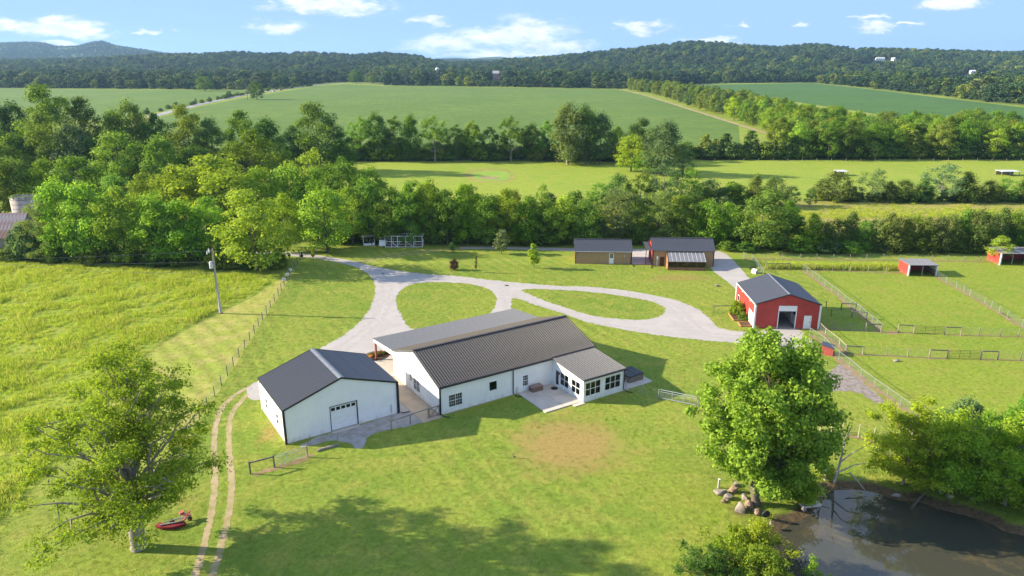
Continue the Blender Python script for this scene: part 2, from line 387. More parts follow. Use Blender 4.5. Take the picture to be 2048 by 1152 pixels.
edge = [(-900, 190), (-300, 180), (0, 176), (480, 180), (545, 179), (600, 172), (680, 164), (765, 166), (770, 171), (1240, 178), (1262, 178), (1430, 167), (1620, 165), (1700, 173), (1800, 184), (1950, 201), (2048, 213), (2400, 258)]
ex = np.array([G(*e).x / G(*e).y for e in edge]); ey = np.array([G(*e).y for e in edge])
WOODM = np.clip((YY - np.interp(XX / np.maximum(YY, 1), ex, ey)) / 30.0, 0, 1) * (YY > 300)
ny, nx = XX.shape; ii = np.arange(nx * ny).reshape(ny, nx)
quads = np.stack([ii[:-1, :-1], ii[:-1, 1:], ii[1:, 1:], ii[1:, :-1]], -1).reshape(-1, 4)
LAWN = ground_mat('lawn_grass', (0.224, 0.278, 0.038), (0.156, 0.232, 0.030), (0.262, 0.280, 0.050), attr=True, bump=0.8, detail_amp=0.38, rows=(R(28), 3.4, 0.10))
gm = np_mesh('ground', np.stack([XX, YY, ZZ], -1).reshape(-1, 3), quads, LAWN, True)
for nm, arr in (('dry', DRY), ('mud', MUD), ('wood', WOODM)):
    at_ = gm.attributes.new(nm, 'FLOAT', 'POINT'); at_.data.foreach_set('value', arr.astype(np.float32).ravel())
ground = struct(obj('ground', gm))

# water
def water_mat():
    m = bpy.data.materials.new('pond_water'); m.use_nodes = True; t = N(m.node_tree)
    tcn = t.n('ShaderNodeTexCoord'); v = tcn.outputs['Object']
    b = t.n('ShaderNodeBsdfPrincipled'); b.inputs['Roughness'].default_value = 0.06; b.inputs['IOR'].default_value = 1.55
    n1 = t.noise(v, 0.25, 5.0, 0.65, 0.8)
    scum = t.ramp(t.math('ADD', n1, t.math('MULTIPLY', t.math('SUBTRACT', t.noise(v, 3.2, 4.0, 0.7), 0.5), 0.35)), 0.52, 0.72)
    t.i(b, 'Base Color', t.mix(scum, (0.052, 0.052, 0.038), (0.095, 0.080, 0.045)))
    t.i(b, 'Roughness', t.ramp(scum, 0, 1, 0.015, 0.10))
    bn = t.n('ShaderNodeBump'); bn.inputs['Strength'].default_value = 0.05; bn.inputs['Distance'].default_value = 0.03
    t.i(bn, 'Height', t.noise(t.scale(v, 1, 1.8, 1), 1.6, 3.0, 0.5)); t.i(b, 'Normal', bn)
    o = t.n('ShaderNodeOutputMaterial'); t.i(o, 0, b); return m
wp = MB(); off = [(p.x, p.y) for p in POND]
wl = [Vector((p[0], p[1], 0)) for p in off]
cen = sum(wl, Vector()) / len(wl)
wl = [cen + (p - cen) * 1.05 for p in wl]
tr = geometry.tessellate_polygon([wl]); wp.v = [(p.x, p.y, POND_Z) for p in wl]
for t3 in tr:
    a, c, e = (wl[i] for i in t3); wp.f.append(tuple(t3) if (c - a).cross(e - a).z > 0 else tuple(reversed(t3)))
struct(wp.build('pond_water', water_mat()))

# fields
CROP = ground_mat('crop_rows', (0.100, 0.168, 0.030), (0.128, 0.192, 0.034), (0.086, 0.148, 0.028), dry=(0.15, 0.21, 0.055), s=0.22, rows=(R(8), 1.1, 0.05), bump=0.4, detail_amp=0.22)
CROP2 = ground_mat('crop_leaves', (0.062, 0.132, 0.030), (0.074, 0.146, 0.032), (0.054, 0.118, 0.028), dry=(0.09, 0.17, 0.045), s=0.2, bump=0.4, detail_amp=0.2)
PAST = ground_mat('pasture_grass', (0.235, 0.3, 0.034), (0.195, 0.275, 0.03), (0.262, 0.29, 0.05), dry=(0.25, 0.24, 0.07), s=0.5, bump=0.6, detail_amp=0.35)
ROUGHG = ground_mat('rough_dry_grass', (0.28, 0.262, 0.062), (0.215, 0.24, 0.046), (0.32, 0.28, 0.085), s=0.7, bump=1.0, detail_amp=0.5)
MEADOW = ground_mat('meadow_grass', (0.225, 0.29, 0.03), (0.175, 0.255, 0.024), (0.275, 0.295, 0.045), dry=(0.26, 0.25, 0.07), s=0.8, bump=1.2, detail_amp=0.55)
PADD = ground_mat('paddock_grass', (0.212, 0.275, 0.032), (0.178, 0.255, 0.028), (0.245, 0.268, 0.046), s=0.9, bump=0.8, detail_amp=0.45)
GRAVEL = mat('gravel', (0.40, 0.37, 0.35), 0.95, spec=0.15, vary=0.10, vscale=0.35, bump=0.5, bscale=14, col2=(0.35, 0.325, 0.305))
SOIL = mat('bare_soil', (0.30, 0.20, 0.12), 0.95, spec=0.1, vscale=1.2, bump=0.6, bscale=9, col2=(0.22, 0.18, 0.085))
FIELDT = mat('field_track_soil', (0.36, 0.27, 0.18), 0.95, spec=0.1, vscale=0.3, col2=(0.25, 0.23, 0.11))
sheet('crop_field', [(250, 300), (300, 240), (397, 214), (480, 197), (560, 184), (640, 172), (690, 168), (765, 172), (1000, 175), (1237, 179), (1290, 191), (1380, 220), (1476, 250), (1480, 290), (900, 300)], 0.05, CROP, 12, 0.3, smooth=False)
sheet('crop_field', [(-500, 186), (0, 177), (480, 181), (540, 180), (470, 193), (385, 211), (250, 235), (-100, 245), (-500, 250)], 0.05, CROP, 12, 0.3, smooth=False)
sheet('crop_field', [(1380, 172), (1440, 169), (1620, 166), (1700, 174), (1800, 186), (2048, 215), (2500, 270), (2500, 330), (2048, 262), (1800, 235), (1600, 205), (1430, 185)], 0.05, CROP2, 12, 0.3, smooth=False)
sheet('pasture', [(450, 323), (700, 322), (1230, 327), (1400, 321), (2048, 321), (2500, 322), (2500, 402), (2048, 401), (1580, 402), (1200, 440), (700, 440)], 0.02, PAST, 3, 0.3, smooth=False)
sheet('rough_strip', [(1440, 415), (1580, 402), (2048, 402), (2500, 403), (2500, 470), (1900, 470), (1560, 470), (1470, 440)], 0.03, ROUGHG, 2, 0.5, smooth=False)
sheet('meadow', [(-500, 515), (-200, 518), (40, 522), (250, 530), (430, 545), (560, 549), (510, 588), (430, 628), (345, 672), (285, 716), (215, 790), (130, 890), (40, 1010), (-60, 1152), (-300, 1200), (-700, 800)], 0.012, MEADOW, 1.2, 0.25, seed=4)
MOWN = ground_mat('mown_strip_grass', (0.30, 0.305, 0.062), (0.235, 0.285, 0.042), (0.36, 0.31, 0.10), dry=(0.40, 0.31, 0.13), s=0.8, bump=0.6, detail_amp=0.35, rows=(R(38), 2.6, 0.12))
STRIP = [(566, 551), (597, 530), (584, 548), (557, 594), (533, 630), (500, 684), (467, 736), (430, 796), (383, 872), (335, 955), (250, 1000), (170, 960), (225, 790), (292, 716), (352, 672), (436, 628), (516, 588)]
sheet('mown_strip', STRIP, 0.009, MOWN, 1.0, 0.2, seed=17)
sheet('paddock_pasture', [(1612, 542), (1700, 545), (1800, 548), (1880, 556), (1960, 600), (2048, 652), (2300, 800), (2600, 1000), (2300, 1000), (2048, 880), (1900, 830), (1790, 800), (1700, 735), (1650, 690), (1640, 640), (1655, 590)], 0.01, PADD, 1.5, 0.2, seed=6)
sheet('paddock_pasture', [(1500, 528), (1700, 525), (2048, 527), (2400, 530), (2500, 720), (2300, 740), (2060, 658), (1970, 604), (1880, 552), (1790, 541), (1620, 536), (1540, 536)], 0.01, PADD, 1.5, 0.2, seed=8)
# country road, field edge track
def road(name, pts, wd, z, m, jit): return strip(name, pts, wd, z, m, jit, 5, 6)
road('country_road', [(300, 234), (395, 210), (470, 194), (540, 182), (600, 174), (660, 168), (720, 166), (760, 167)], 7.0, 0.09, mat('old_asphalt', (0.30, 0.29, 0.285), 0.9, vscale=.1), 0.1)
road('field_track', [(1242, 180), (1290, 191), (1380, 219), (1476, 249), (1560, 275)], 3.0, 0.10, FIELDT, 0.5)

# gravel drive with its two grass islands
OUT = [(500, 503), (560, 503), (612, 507), (660, 514), (700, 521), (745, 532), (790, 541), (850, 548), (920, 553), (1000, 562), (1100, 571), (1180, 574), (1250, 581), (1310, 591), (1355, 602), (1395, 618), (1422, 640), (1440, 656), (1490, 664),
       (1550, 658), (1590, 657), (1612, 672), (1634, 695), (1622, 712), (1570, 704), (1530, 690), (1450, 684), (1390, 679), (1300, 668), (1230, 656), (1170, 643), (1110, 622), (1060, 606), (1028, 594), (1026, 622), (1060, 648), (1000, 672),
       (900, 700), (800, 735), (700, 760), (600, 770), (540, 795), (505, 800), (497, 775), (545, 745), (600, 716), (640, 697), (690, 668), (722, 642), (742, 612), (751, 580), (747, 562), (735, 547), (705, 532), (655, 521), (605, 514), (555, 511), (500, 510)]
ISL1 = [(797, 586), (815, 572), (850, 565), (900, 565), (950, 570), (980, 580), (992, 595), (990, 612), (975, 632), (930, 650), (880, 662), (840, 664), (812, 648), (798, 622), (792, 602)]
ISL2 = [(1045, 580), (1090, 578), (1160, 582), (1230, 590), (1290, 600), (1320, 610), (1331, 622), (1315, 634), (1280, 640), (1235, 638), (1180, 630), (1120, 612), (1070, 594)]
sheet('gravel_drive', OUT, 0.016, GRAVEL, 0.40, 0.17, holes=(ISL1, ISL2), seed=11)
sheet('gravel_apron', [(600, 893), (640, 873), (720, 850), (800, 826), (850, 812), (872, 836), (830, 848), (770, 862), (738, 872), (728, 895), (712, 897), (700, 886), (660, 882), (628, 890)], 0.014, mat('worn_gravel', (0.36, 0.34, 0.33), 0.95, vscale=1.2, bump=.5, bscale=12, col2=(0.26, 0.23, 0.19)), 0.3, 0.14, seed=12)
sheet('gravel_side_road', [(1430, 503), (1452, 508), (1480, 535), (1505, 565), (1530, 595), (1500, 610), (1468, 575), (1440, 552), (1425, 540), (1420, 520)], 0.016, GRAVEL, 0.6, 0.08, seed=13)
sheet('gravel_path', [(925, 494), (1000, 494), (1080, 495), (1150, 497), (1150, 502), (1080, 500), (1000, 498), (925, 498)], 0.016, GRAVEL, 0.8, 0.05, seed=14)
sheet('gravel_yard', [(1255, 499), (1310, 497), (1310, 530), (1258, 528)], 0.018, mat('pale_concrete', (0.45, 0.41, 0.38), 0.9, vscale=.5, col2=(0.37, 0.33, 0.31)), 0.6, 0.0, smooth=False)
sheet('ash_patch', [(1655, 742), (1690, 728), (1715, 752), (1745, 780), (1765, 800), (1750, 806), (1715, 785), (1668, 782), (1640, 775)], 0.014, mat('grey_mulch', (0.27, 0.24, 0.22), 0.95, vscale=2.2, bump=1.0, bscale=6, col2=(0.15, 0.115, 0.085)), 0.5, 0.25, seed=15)
# two-wheel track down the lawn, and the faint one by the hen run
TRK = mat('worn_track', (0.40, 0.31, 0.19), 0.95, spec=.1, vscale=1.0, bump=.4, col2=(0.255, 0.235, 0.085))
strip('wheel_track', [(505, 770), (470, 790), (445, 815), (432, 850), (428, 900), (430, 960), (424, 1020), (408, 1090), (388, 1160)], 0.55, 0.010, TRK, 0.08, 3, 0.22)
strip('wheel_track', [(510, 778), (485, 800), (465, 825), (458, 860), (460, 920), (463, 980), (455, 1040), (440, 1100), (422, 1160)], 0.55, 0.010, TRK, 0.08, 4, 0.22)
strip('wheel_track', [(715, 523), (760, 514), (810, 505), (870, 499), (930, 497)], 0.45, 0.010, TRK, 0.10, 5, 0.5)
strip('wheel_track', [(725, 526), (775, 516), (825, 508), (885, 502), (935, 499.5)], 0.45, 0.010, TRK, 0.10, 6, 0.5)

# compacted wheel lines on the gravel
RUT = mat('compacted_gravel', (0.345, 0.32, 0.305), 0.95, spec=.1, vscale=1.5, col2=(0.41, 0.38, 0.36))
for path in ([(520, 506), (600, 509), (660, 516), (705, 525), (745, 537), (775, 556), (782, 585), (776, 615), (757, 648), (715, 685), (660, 712)], [(530, 508.5), (602, 511.5), (660, 518.5), (700, 528.5), (735, 541), (758, 560), (764, 588), (758, 615), (738, 648), (695, 682), (640, 708)],
             [(760, 541), (850, 553), (950, 560), (1050, 570), (1150, 577), (1250, 586), (1320, 600), (1365, 620), (1385, 642), (1420, 666), (1500, 672)], [(765, 546), (850, 557), (950, 563.5), (1045, 574), (1150, 580.5), (1245, 589), (1310, 603), (1348, 622), (1370, 648), (1420, 672), (1500, 680)],
             [(1012, 570), (1020, 590), (1060, 603), (1120, 622), (1200, 645), (1290, 660), (1380, 672)], [(1000, 575), (1005, 595), (1010, 615), (1030, 640)]):
    strip('wheel_line', path, 0.75, 0.021, RUT, 0.16, len(path), 0.5)
# dried-out pond in the far pasture
sheet('pond_hollow_rim', [(925, 350), (935, 342), (960, 338), (1000, 337.5), (1020, 341), (1027, 350), (1027, 360), (1010, 364.5), (965, 364.5), (940, 360)], 0.03, ROUGHG, 1.5, 0.5, seed=21)
sheet('pond_hollow', [(943, 348), (958, 343.5), (985, 342), (1010, 343), (1018, 349), (1017, 357), (1004, 362), (968, 361.5), (950, 356)], 0.045, mat('bright_marsh_grass', (.16, .29, .025), .9, vscale=.2, col2=(.24, .31, .035)), 1.5, 0.4, seed=22)
sheet('pond_hollow_mud', [(958, 353), (980, 352.5), (1000, 355), (998, 358), (975, 359), (960, 356.5)], 0.06, mat('dried_mud', (.26, .23, .09), .95, vscale=.4), 1.5, 0.4, seed=23)
# ------------------------------------------------------------------ foliage prototypes
def leaves(rng, cen, rad, n_per, size, bias=0.6, shell=0.45, up=0.25, aspect=0.62, sjit=0.35):
    """leaf faces spread through clumps: cen (k,3), rad (k,3) -> verts, quads"""
    k = len(cen); n = k * n_per
    dvec = rng.normal(size=(n, 3)); dvec /= np.linalg.norm(dvec, axis=1, keepdims=True)
    r = rng.random(n) ** shell
    C_ = np.repeat(cen, n_per, 0); R_ = np.repeat(rad, n_per, 0)
    pos = C_ + dvec * R_ * r[:, None]
    nrm = dvec * bias + rng.normal(size=(n, 3)) * (1 - bias) * 0.8 + np.array([0, 0, up]); nrm /= np.linalg.norm(nrm, axis=1, keepdims=True) + 1e-9
    tt = np.cross(nrm, rng.normal(size=(n, 3))); tt /= np.linalg.norm(tt, axis=1, keepdims=True) + 1e-9
    bb = np.cross(nrm, tt); s = size * (1 + rng.uniform(-sjit, sjit, n))[:, None]
    a = pos + tt * s; c = pos - tt * s; b_ = pos + bb * s * aspect + tt * s * 0.15 + nrm * s * 0.2; d_ = pos - bb * s * aspect + tt * s * 0.15 + nrm * s * 0.2
    V = np.stack([a, b_, c, d_], 1).reshape(-1, 3); Q = np.arange(4 * n).reshape(n, 4)
    return V, Q
def inside(rng, n, prof, h0, h1, rmax, fill=0.5):
    """points in a crown of revolution: prof(t) gives the relative radius at height t"""
    out = []
    while len(out) < n:
        t = rng.random(); rr = prof(t) * rmax
        if rng.random() > (prof(t) + 0.15): continue
        th = rng.random() * 2 * math.pi; q = rng.random() ** fill
        out.append((rr * q * math.cos(th), rr * q * math.sin(th), h0 + (h1 - h0) * t))
    return np.array(out)
def skeleton(rng, trunk_h, h1, tips, r0, every=1, n=6, lean=(0, 0)):
    b = MB(); top = Vector((lean[0], lean[1], trunk_h + (h1 - trunk_h) * 0.62))
    k = 7; path = []; rr = []
    for i in range(k):
        t = i / (k - 1); path.append(Vector((top.x * t * t + rng.normal() * r0 * .35 * (i > 0), top.y * t * t + rng.normal() * r0 * .35 * (i > 0), top.z * t))); rr.append(r0 * (1.28 if i == 0 else 1) * (1 - 0.80 * t))
    b.tube(path, rr, n)
    for j, tp in enumerate(tips[::every]):
        tp = Vector(tp); zs = min(max(trunk_h * 0.75, tp.z - 0.55 * math.hypot(tp.x, tp.y) - 0.1 * h1), top.z)
        f = zs / top.z; i0 = min(int(f * (k - 1)), k - 2); ff = f * (k - 1) - i0
        st = path[i0].lerp(path[i0 + 1], ff); rs = (rr[i0] * (1 - ff) + rr[i0 + 1] * ff) * 0.55
        mid = st.lerp(tp, 0.5) + Vector((rng.normal() * .25, rng.normal() * .25, -0.10 * (tp - st).length * (1 if tp.z > st.z else -1)))
        b.tube([st, mid, tp], [rs, rs * 0.6, max(rs * 0.2, 0.012)], max(4, n - 2), False)
    return b
BARK = mat('bark', (0.17, 0.14, 0.11), 0.9, spec=.15, vscale=6, bump=.8, bscale=18, col2=(0.09, 0.075, 0.06), stretch=(1, 1, .25))
BARK2 = mat('pale_bark', (0.30, 0.27, 0.23), 0.9, spec=.15, vscale=6, bump=.8, bscale=18, col2=(0.17, 0.15, 0.125), stretch=(1, 1, .25))
LEAF = leaf_mat('leaf'); LEAFD = leaf_mat('dark_leaf', 0.22, 0.6, 0.15)

PROTO = {}
def proto(name, seed, h, crown0, rmax, prof, nclump, rcl, n_per, size, bark=BARK, lm=LEAF, trunk_r=0.28, fill=0.42, flat=0.7, bias=0.74, every=3, up=0.25, aspect=0.62, shell=0.5):
    rng = np.random.default_rng(seed)
    cen = inside(rng, nclump, prof, crown0, h - rcl * .45, rmax - rcl * 0.5, fill)
    rad = rcl * rng.uniform(0.65, 1.25, (nclump, 1)) * np.array([[1, 1, flat]])
    V, Q = leaves(rng, cen, rad, n_per, size, bias, shell, up, aspect)
    cm = np_mesh('crown', V, Q, lm)
    sk = skeleton(rng, max(crown0, h * .12), h, cen, trunk_r, every)
    PROTO[name] = (h, rmax, sk.mesh('trunk', bark, True), cm)
dome = lambda t: math.sqrt(max(0, 1 - (max(t - .38, 0) / .62) ** 2.2)) * (0.72 + 0.28 * min(1, t / .38))
ovoid = lambda t: math.sin(math.pi * min(1, (0.10 + 0.88 * t)) ** 0.8) ** 0.7
spread = lambda t: math.sqrt(max(0, 1 - (2 * t - .9) ** 2 / 1.25)) if t < 1 else 0
column = lambda t: min(1, 4 * t + .45) * math.sqrt(max(0, 1 - max(0, t - .55) ** 2 / .22))
cone = lambda t: (1 - t) ** 0.75 * .95 + 0.06
proto('oak', 1, 15, 1.6, 6.6, dome, 84, 1.75, 112, 0.225, every=5)
proto('oak2', 2, 15, 2.2, 6.2, dome, 76, 1.9, 115, 0.23, every=5)
proto('ash', 3, 15, 2.6, 5.0, ovoid, 68, 1.65, 108, 0.225, every=4)
proto('ash2', 4, 15, 2.0, 5.3, ovoid, 64, 1.85, 115, 0.23, every=4)
proto('airy', 5, 15, 4.2, 5.4, spread, 54, 1.45, 84, 0.21, bark=BARK2, every=2, shell=.6)
proto('airy2', 6, 15, 3.4, 5.0, ovoid, 50, 1.5, 84, 0.21, bark=BARK2, every=2, shell=.6)
proto('locust', 7, 12, 1.2, 5.2, dome, 90, 1.35, 90, 0.165, flat=.38, bias=.35, up=.6, aspect=.42, every=4, shell=.7)
proto('cottonwood', 8, 20, 2.0, 4.6, column, 88, 1.75, 100, 0.25, flat=1.25, bark=BARK2, every=4)
proto('cedar', 9, 8, 0.3, 3.1, cone, 92, 0.95, 60, 0.17, lm=LEAFD, flat=1.0, fill=.35, every=9, up=.1, aspect=.4)
proto('cedar2', 10, 8, 0.3, 3.4, ovoid, 92, 0.95, 60, 0.17, lm=LEAFD, flat=1.1, fill=.35, every=9, up=.1, aspect=.4)
proto('bush', 11, 3, 0.25, 1.9, dome, 46, 0.72, 50, 0.14, every=5, trunk_r=.06)
proto('sapling', 12, 5, 1.1, 1.25, ovoid, 34, 0.55, 52, 0.13, every=3, trunk_r=.06)
proto('feather', 13, 9, 0.9, 3.6, ovoid, 60, 1.05, 60, 0.17, bias=.35, aspect=.4, every=3, trunk_r=.13, shell=.75, bark=BARK2)
proto('far', 14, 16, 0.8, 6.0, dome, 26, 2.6, 34, 0.72, every=26, trunk_r=.3)
proto('far2', 15, 16, 0.8, 5.4, ovoid, 24, 2.5, 34, 0.70, every=24, trunk_r=.3)

def tree(kind, base, h, wfac, col, name, label, group, cat='tree', rz=None):
    """one tree: its own trunk and crown, scaled from a grown prototype"""
    ph, pr, tm, cm = PROTO[kind]; s = h / ph
    t = thing(name, label, cat, base, RND.uniform(0, 6.28) if rz is None else rz, group)
    t.scale = (s * wfac, s * wfac, s)
    obj('trunk', tm, t)
    c = obj('crown', cm, t); c.color = (*col, 1)
    return t
RND = random.Random(77)

# colours of the leaves themselves
GREEN = dict(bright=(0.240, 0.365, 0.032), mid=(0.168, 0.285, 0.032), deep=(0.104, 0.190, 0.028), yellow=(0.290, 0.375, 0.032), grey=(0.175, 0.255, 0.085), cedar=(0.128, 0.180, 0.032), blue=(0.120, 0.200, 0.058), olive=(0.190, 0.270, 0.034))
def vary(c, k=0.22):
    f = 1 + RND.uniform(-k, k); return (c[0] * f * (1 + RND.uniform(-.16, .12)), c[1] * f, c[2] * f * (1 + RND.uniform(-.2, .5)))

ORD = ['first', 'second', 'third', 'fourth', 'fifth', 'sixth', 'seventh', 'eighth', 'ninth', 'tenth', 'eleventh', 'twelfth', 'thirteenth', 'fourteenth', 'fifteenth', 'sixteenth', 'seventeenth', 'eighteenth', 'nineteenth', 'twentieth']
def ordinal(i):
    if i < 20: return ORD[i]
    n = i + 1; return f"{n}{'th' if 10 < n % 100 < 14 else {1: 'st', 2: 'nd', 3: 'rd'}.get(n % 10, 'th')}"
WORD = dict(bright='bright green', mid='mid green', deep='dark green', yellow='yellow-green', grey='grey-green feathery', cedar='dark cedar-green', blue='blue-green', olive='olive green')
NAME = dict(oak='broadleaf_tree', oak2='broadleaf_tree', ash='broadleaf_tree', ash2='broadleaf_tree', airy='open_crowned_tree', airy2='open_crowned_tree', locust='locust_tree', cottonwood='cottonwood_tree', cedar='cedar_tree', cedar2='cedar_tree', bush='bush', sapling='young_tree', feather='feathery_tree')
def row(items, where, group, cat='tree', noun='tree'):
    """items: (x, top row, base row, width in px or None, kind, colour); label = its place in that row from the left"""
    items = sorted(items, key=lambda q: q[0])
    for i, (x, yt, yb, wpx, kind, col) in enumerate(items):
        h = HGT(x, yb, yt); g = G(x, yb); ph, pr = PROTO[kind][:2]
        if wpx:
            dist = math.hypot(g.y, CAM_H - h * .5); wm = wpx * dist / CAM_F; wf = (wm / 2) / (pr * h / ph) * 1.02
        else: wf = RND.uniform(.9, 1.15)
        wf = min(max(wf, .6), 1.7)
        tree(kind, g, h, wf, vary(GREEN[col]), NAME[kind], (f'{WORD[col]} {noun}, {ordinal(i)} from the left {where}' if len(items) > 1 else f'{WORD[col]} {noun} {where}'), group, cat)

# ---- left wood, from the far row to the drive
row([(0, 190, 335, 90, 'oak', 'deep'), (45, 200, 335, 80, 'ash', 'deep'), (118, 168, 338, 125, 'oak2', 'mid'), (180, 192, 336, 80, 'oak', 'deep'), (240, 215, 338, 70, 'ash2', 'mid'), (275, 196, 338, 75, 'ash', 'mid'), (322, 225, 338, 70, 'oak', 'deep'),
     (385, 208, 340, 85, 'oak2', 'olive'), (430, 232, 340, 70, 'ash', 'deep'), (490, 219, 342, 75, 'oak', 'mid'), (540, 232, 344, 80, 'ash2', 'deep'), (640, 203, 345, 118, 'oak2', 'deep'), (592, 250, 345, 70, 'oak', 'deep'), (690, 262, 342, 60, 'oak2', 'deep')],
    'in the far row of the left wood', 'trees of the left wood, far row')
row([(10, 250, 385, 110, 'oak', 'olive'), (60, 262, 380, 90, 'ash2', 'deep'), (105, 222, 382, 110, 'oak', 'mid'), (165, 238, 385, 90, 'ash', 'grey'), (205, 275, 385, 80, 'oak2', 'deep'), (250, 262, 395, 120, 'oak2', 'mid'), (335, 268, 400, 90, 'ash', 'bright'),
     (300, 290, 392, 80, 'oak', 'deep'), (400, 288, 395, 90, 'ash2', 'deep'), (455, 300, 395, 80, 'oak', 'deep'), (515, 258, 405, 125, 'oak', 'mid'), (575, 300, 410, 90, 'oak2', 'mid'), (635, 293, 425, 95, 'airy', 'yellow'), (690, 312, 425, 70, 'oak', 'mid')],
    'in the second row of the left wood', 'trees of the left wood, second row')
row([(5, 300, 445, 90, 'oak2', 'olive'), (50, 312, 440, 90, 'ash', 'olive'), (105, 318, 440, 100, 'oak', 'mid'), (170, 312, 445, 130, 'oak2', 'mid'), (240, 345, 455, 90, 'ash2', 'mid'), (300, 345, 460, 90, 'oak', 'bright'), (360, 330, 465, 110, 'oak', 'bright'),
     (435, 308, 465, 200, 'oak', 'bright'), (520, 335, 462, 110, 'oak2', 'bright'), (585, 325, 462, 100, 'ash2', 'bright'), (640, 335, 462, 100, 'oak', 'mid'), (700, 322, 462, 100, 'oak2', 'mid'), (745, 330, 462, 80, 'ash', 'mid')],
    'in the third row of the left wood', 'trees of the left wood, third row')
row([(95, 395, 524, 85, 'locust', 'grey'), (60, 440, 520, 50, 'bush', 'grey'), (135, 355, 520, 100, 'ash2', 'bright'), (190, 362, 524, 120, 'oak2', 'bright'), (255, 372, 526, 120, 'oak', 'bright'), (322, 382, 528, 110, 'ash', 'bright'), (375, 398, 530, 120, 'oak2', 'mid'),
     (425, 392, 520, 90, 'oak', 'bright'), (515, 378, 540, 165, 'oak2', 'bright'), (575, 385, 500, 90, 'oak', 'bright'), (655, 372, 505, 115, 'ash2', 'bright')],
    'along the front edge of the left wood', 'trees along the front of the left wood')
# ---- thicket behind the hen run and the sheds
row([(705, 372, 488, 80, 'oak', 'bright'), (740, 350, 486, 80, 'ash2', 'mid'), (780, 372, 488, 85, 'oak2', 'mid'), (820, 366, 490, 80, 'oak', 'mid'), (858, 356, 486, 80, 'ash', 'bright'), (895, 378, 490, 85, 'oak', 'mid'), (935, 368, 488, 85, 'oak2', 'bright'), (975, 388, 490, 80, 'ash2', 'mid'), (1012, 376, 488, 80, 'oak', 'bright'),
     (1052, 392, 490, 80, 'oak2', 'mid'), (1092, 398, 490, 80, 'oak', 'mid'), (1130, 388, 488, 80, 'ash', 'bright'), (1172, 398, 490, 80, 'oak2', 'mid'), (1232, 370, 486, 95, 'locust', 'grey'), (1272, 398, 488, 70, 'oak', 'mid'), (1315, 376, 486, 95, 'locust', 'grey'), (1365, 390, 488, 80, 'oak2', 'mid'),
     (1410, 398, 490, 80, 'ash2', 'mid'), (1450, 404, 490, 70, 'oak', 'bright'), (1520, 378, 498, 130, 'oak2', 'olive'), (1572, 400, 492, 70, 'oak', 'mid')],
    'in the thicket behind the sheds', 'trees of the thicket behind the sheds')
# ---- scrub between the thicket and the far pasture
row([(830, 350, 440, 60, 'feather', 'mid'), (945, 362, 430, 30, 'feather', 'deep'), (870, 372, 440, 60, 'bush', 'mid'), (1085, 362, 428, 26, 'feather', 'mid'), (1150, 378, 432, 50, 'bush', 'deep'), (1195, 360, 425, 55, 'feather', 'mid'), (1235, 345, 420, 70, 'cedar2', 'deep'), (1280, 340, 420, 70, 'feather', 'deep'), (1325, 322, 420, 90, 'feather', 'grey'), (1370, 330, 415, 90, 'feather', 'mid'),
     (1415, 356, 412, 80, 'cedar2', 'blue'), (1460, 362, 412, 70, 'bush', 'mid'), (1508, 348, 412, 60, 'cedar', 'cedar'), (1548, 350, 414, 65, 'cedar2', 'cedar'), (1580, 368, 412, 40, 'feather', 'blue'), (1620, 374, 412, 30, 'feather', 'blue')],
    'in the scrub along the far pasture', 'scrub trees along the far pasture')
row([(1262, 268, 342, 70, 'ash2', 'bright'), (1322, 243, 350, 110, 'cottonwood', 'grey'), (1290, 300, 348, 60, 'feather', 'mid'), (1365, 290, 350, 60, 'locust', 'blue')],
    'in the clump that splits the far pasture', 'trees splitting the far pasture')
# ---- the tree line along the near edge of the big crop field
row([(722, 232, 321, 55, 'airy', 'mid'), (755, 222, 322, 60, 'ash', 'deep'), (790, 228, 321, 55, 'airy2', 'mid'), (822, 226, 321, 50, 'ash2', 'deep'), (870, 229, 323, 72, 'airy', 'olive'), (912, 246, 321, 50, 'airy2', 'deep'), (945, 240, 321, 50, 'ash', 'mid'), (980, 250, 321, 45, 'airy2', 'deep'), (1022, 230, 322, 62, 'airy', 'olive'),
     (1062, 244, 321, 48, 'ash', 'deep'), (1095, 238, 321, 45, 'airy2', 'mid'), (1135, 209, 329, 70, 'cottonwood', 'grey'), (1172, 212, 328, 60, 'cottonwood', 'deep'), (1200, 222, 328, 60, 'ash2', 'blue'), (1232, 252, 324, 50, 'oak', 'mid'), (1275, 236, 322, 75, 'oak2', 'blue')],
    'in the tree line beside the big crop field', 'trees beside the big crop field')
# ---- cedars and feathery trees between the right-hand pastures
row([(1668, 342, 402, 84, 'cedar2', 'cedar'), (1705, 372, 402, 40, 'cedar', 'cedar'), (1742, 332, 402, 70, 'feather', 'grey'), (1775, 362, 404, 50, 'cedar', 'cedar'), (1808, 358, 404, 58, 'cedar2', 'cedar'), (1845, 355, 404, 55, 'cedar', 'deep'), (1880, 320, 402, 88, 'feather', 'grey'), (1928, 343, 404, 66, 'cedar', 'cedar'), (1975, 358, 404, 55, 'cedar2', 'cedar'), (2010, 352, 404, 55, 'feather', 'mid'), (2045, 354, 404, 55, 'cedar', 'cedar'), (2085, 350, 404, 60, 'cedar2', 'cedar')],
    'in the cedar row by the far pasture', 'cedar row by the far pasture')
row([(x, 430 + RND.uniform(-8, 10) - (8 if x > 1850 else 0), 502 + RND.uniform(-4, 3), RND.uniform(56, 76), 'cedar2' if k % 3 else 'cedar', 'cedar' if k % 4 else 'mid') for k, x in enumerate(range(1622, 2130, 25))],
    'in the cedar hedge behind the paddocks', 'cedar hedge behind the paddocks')
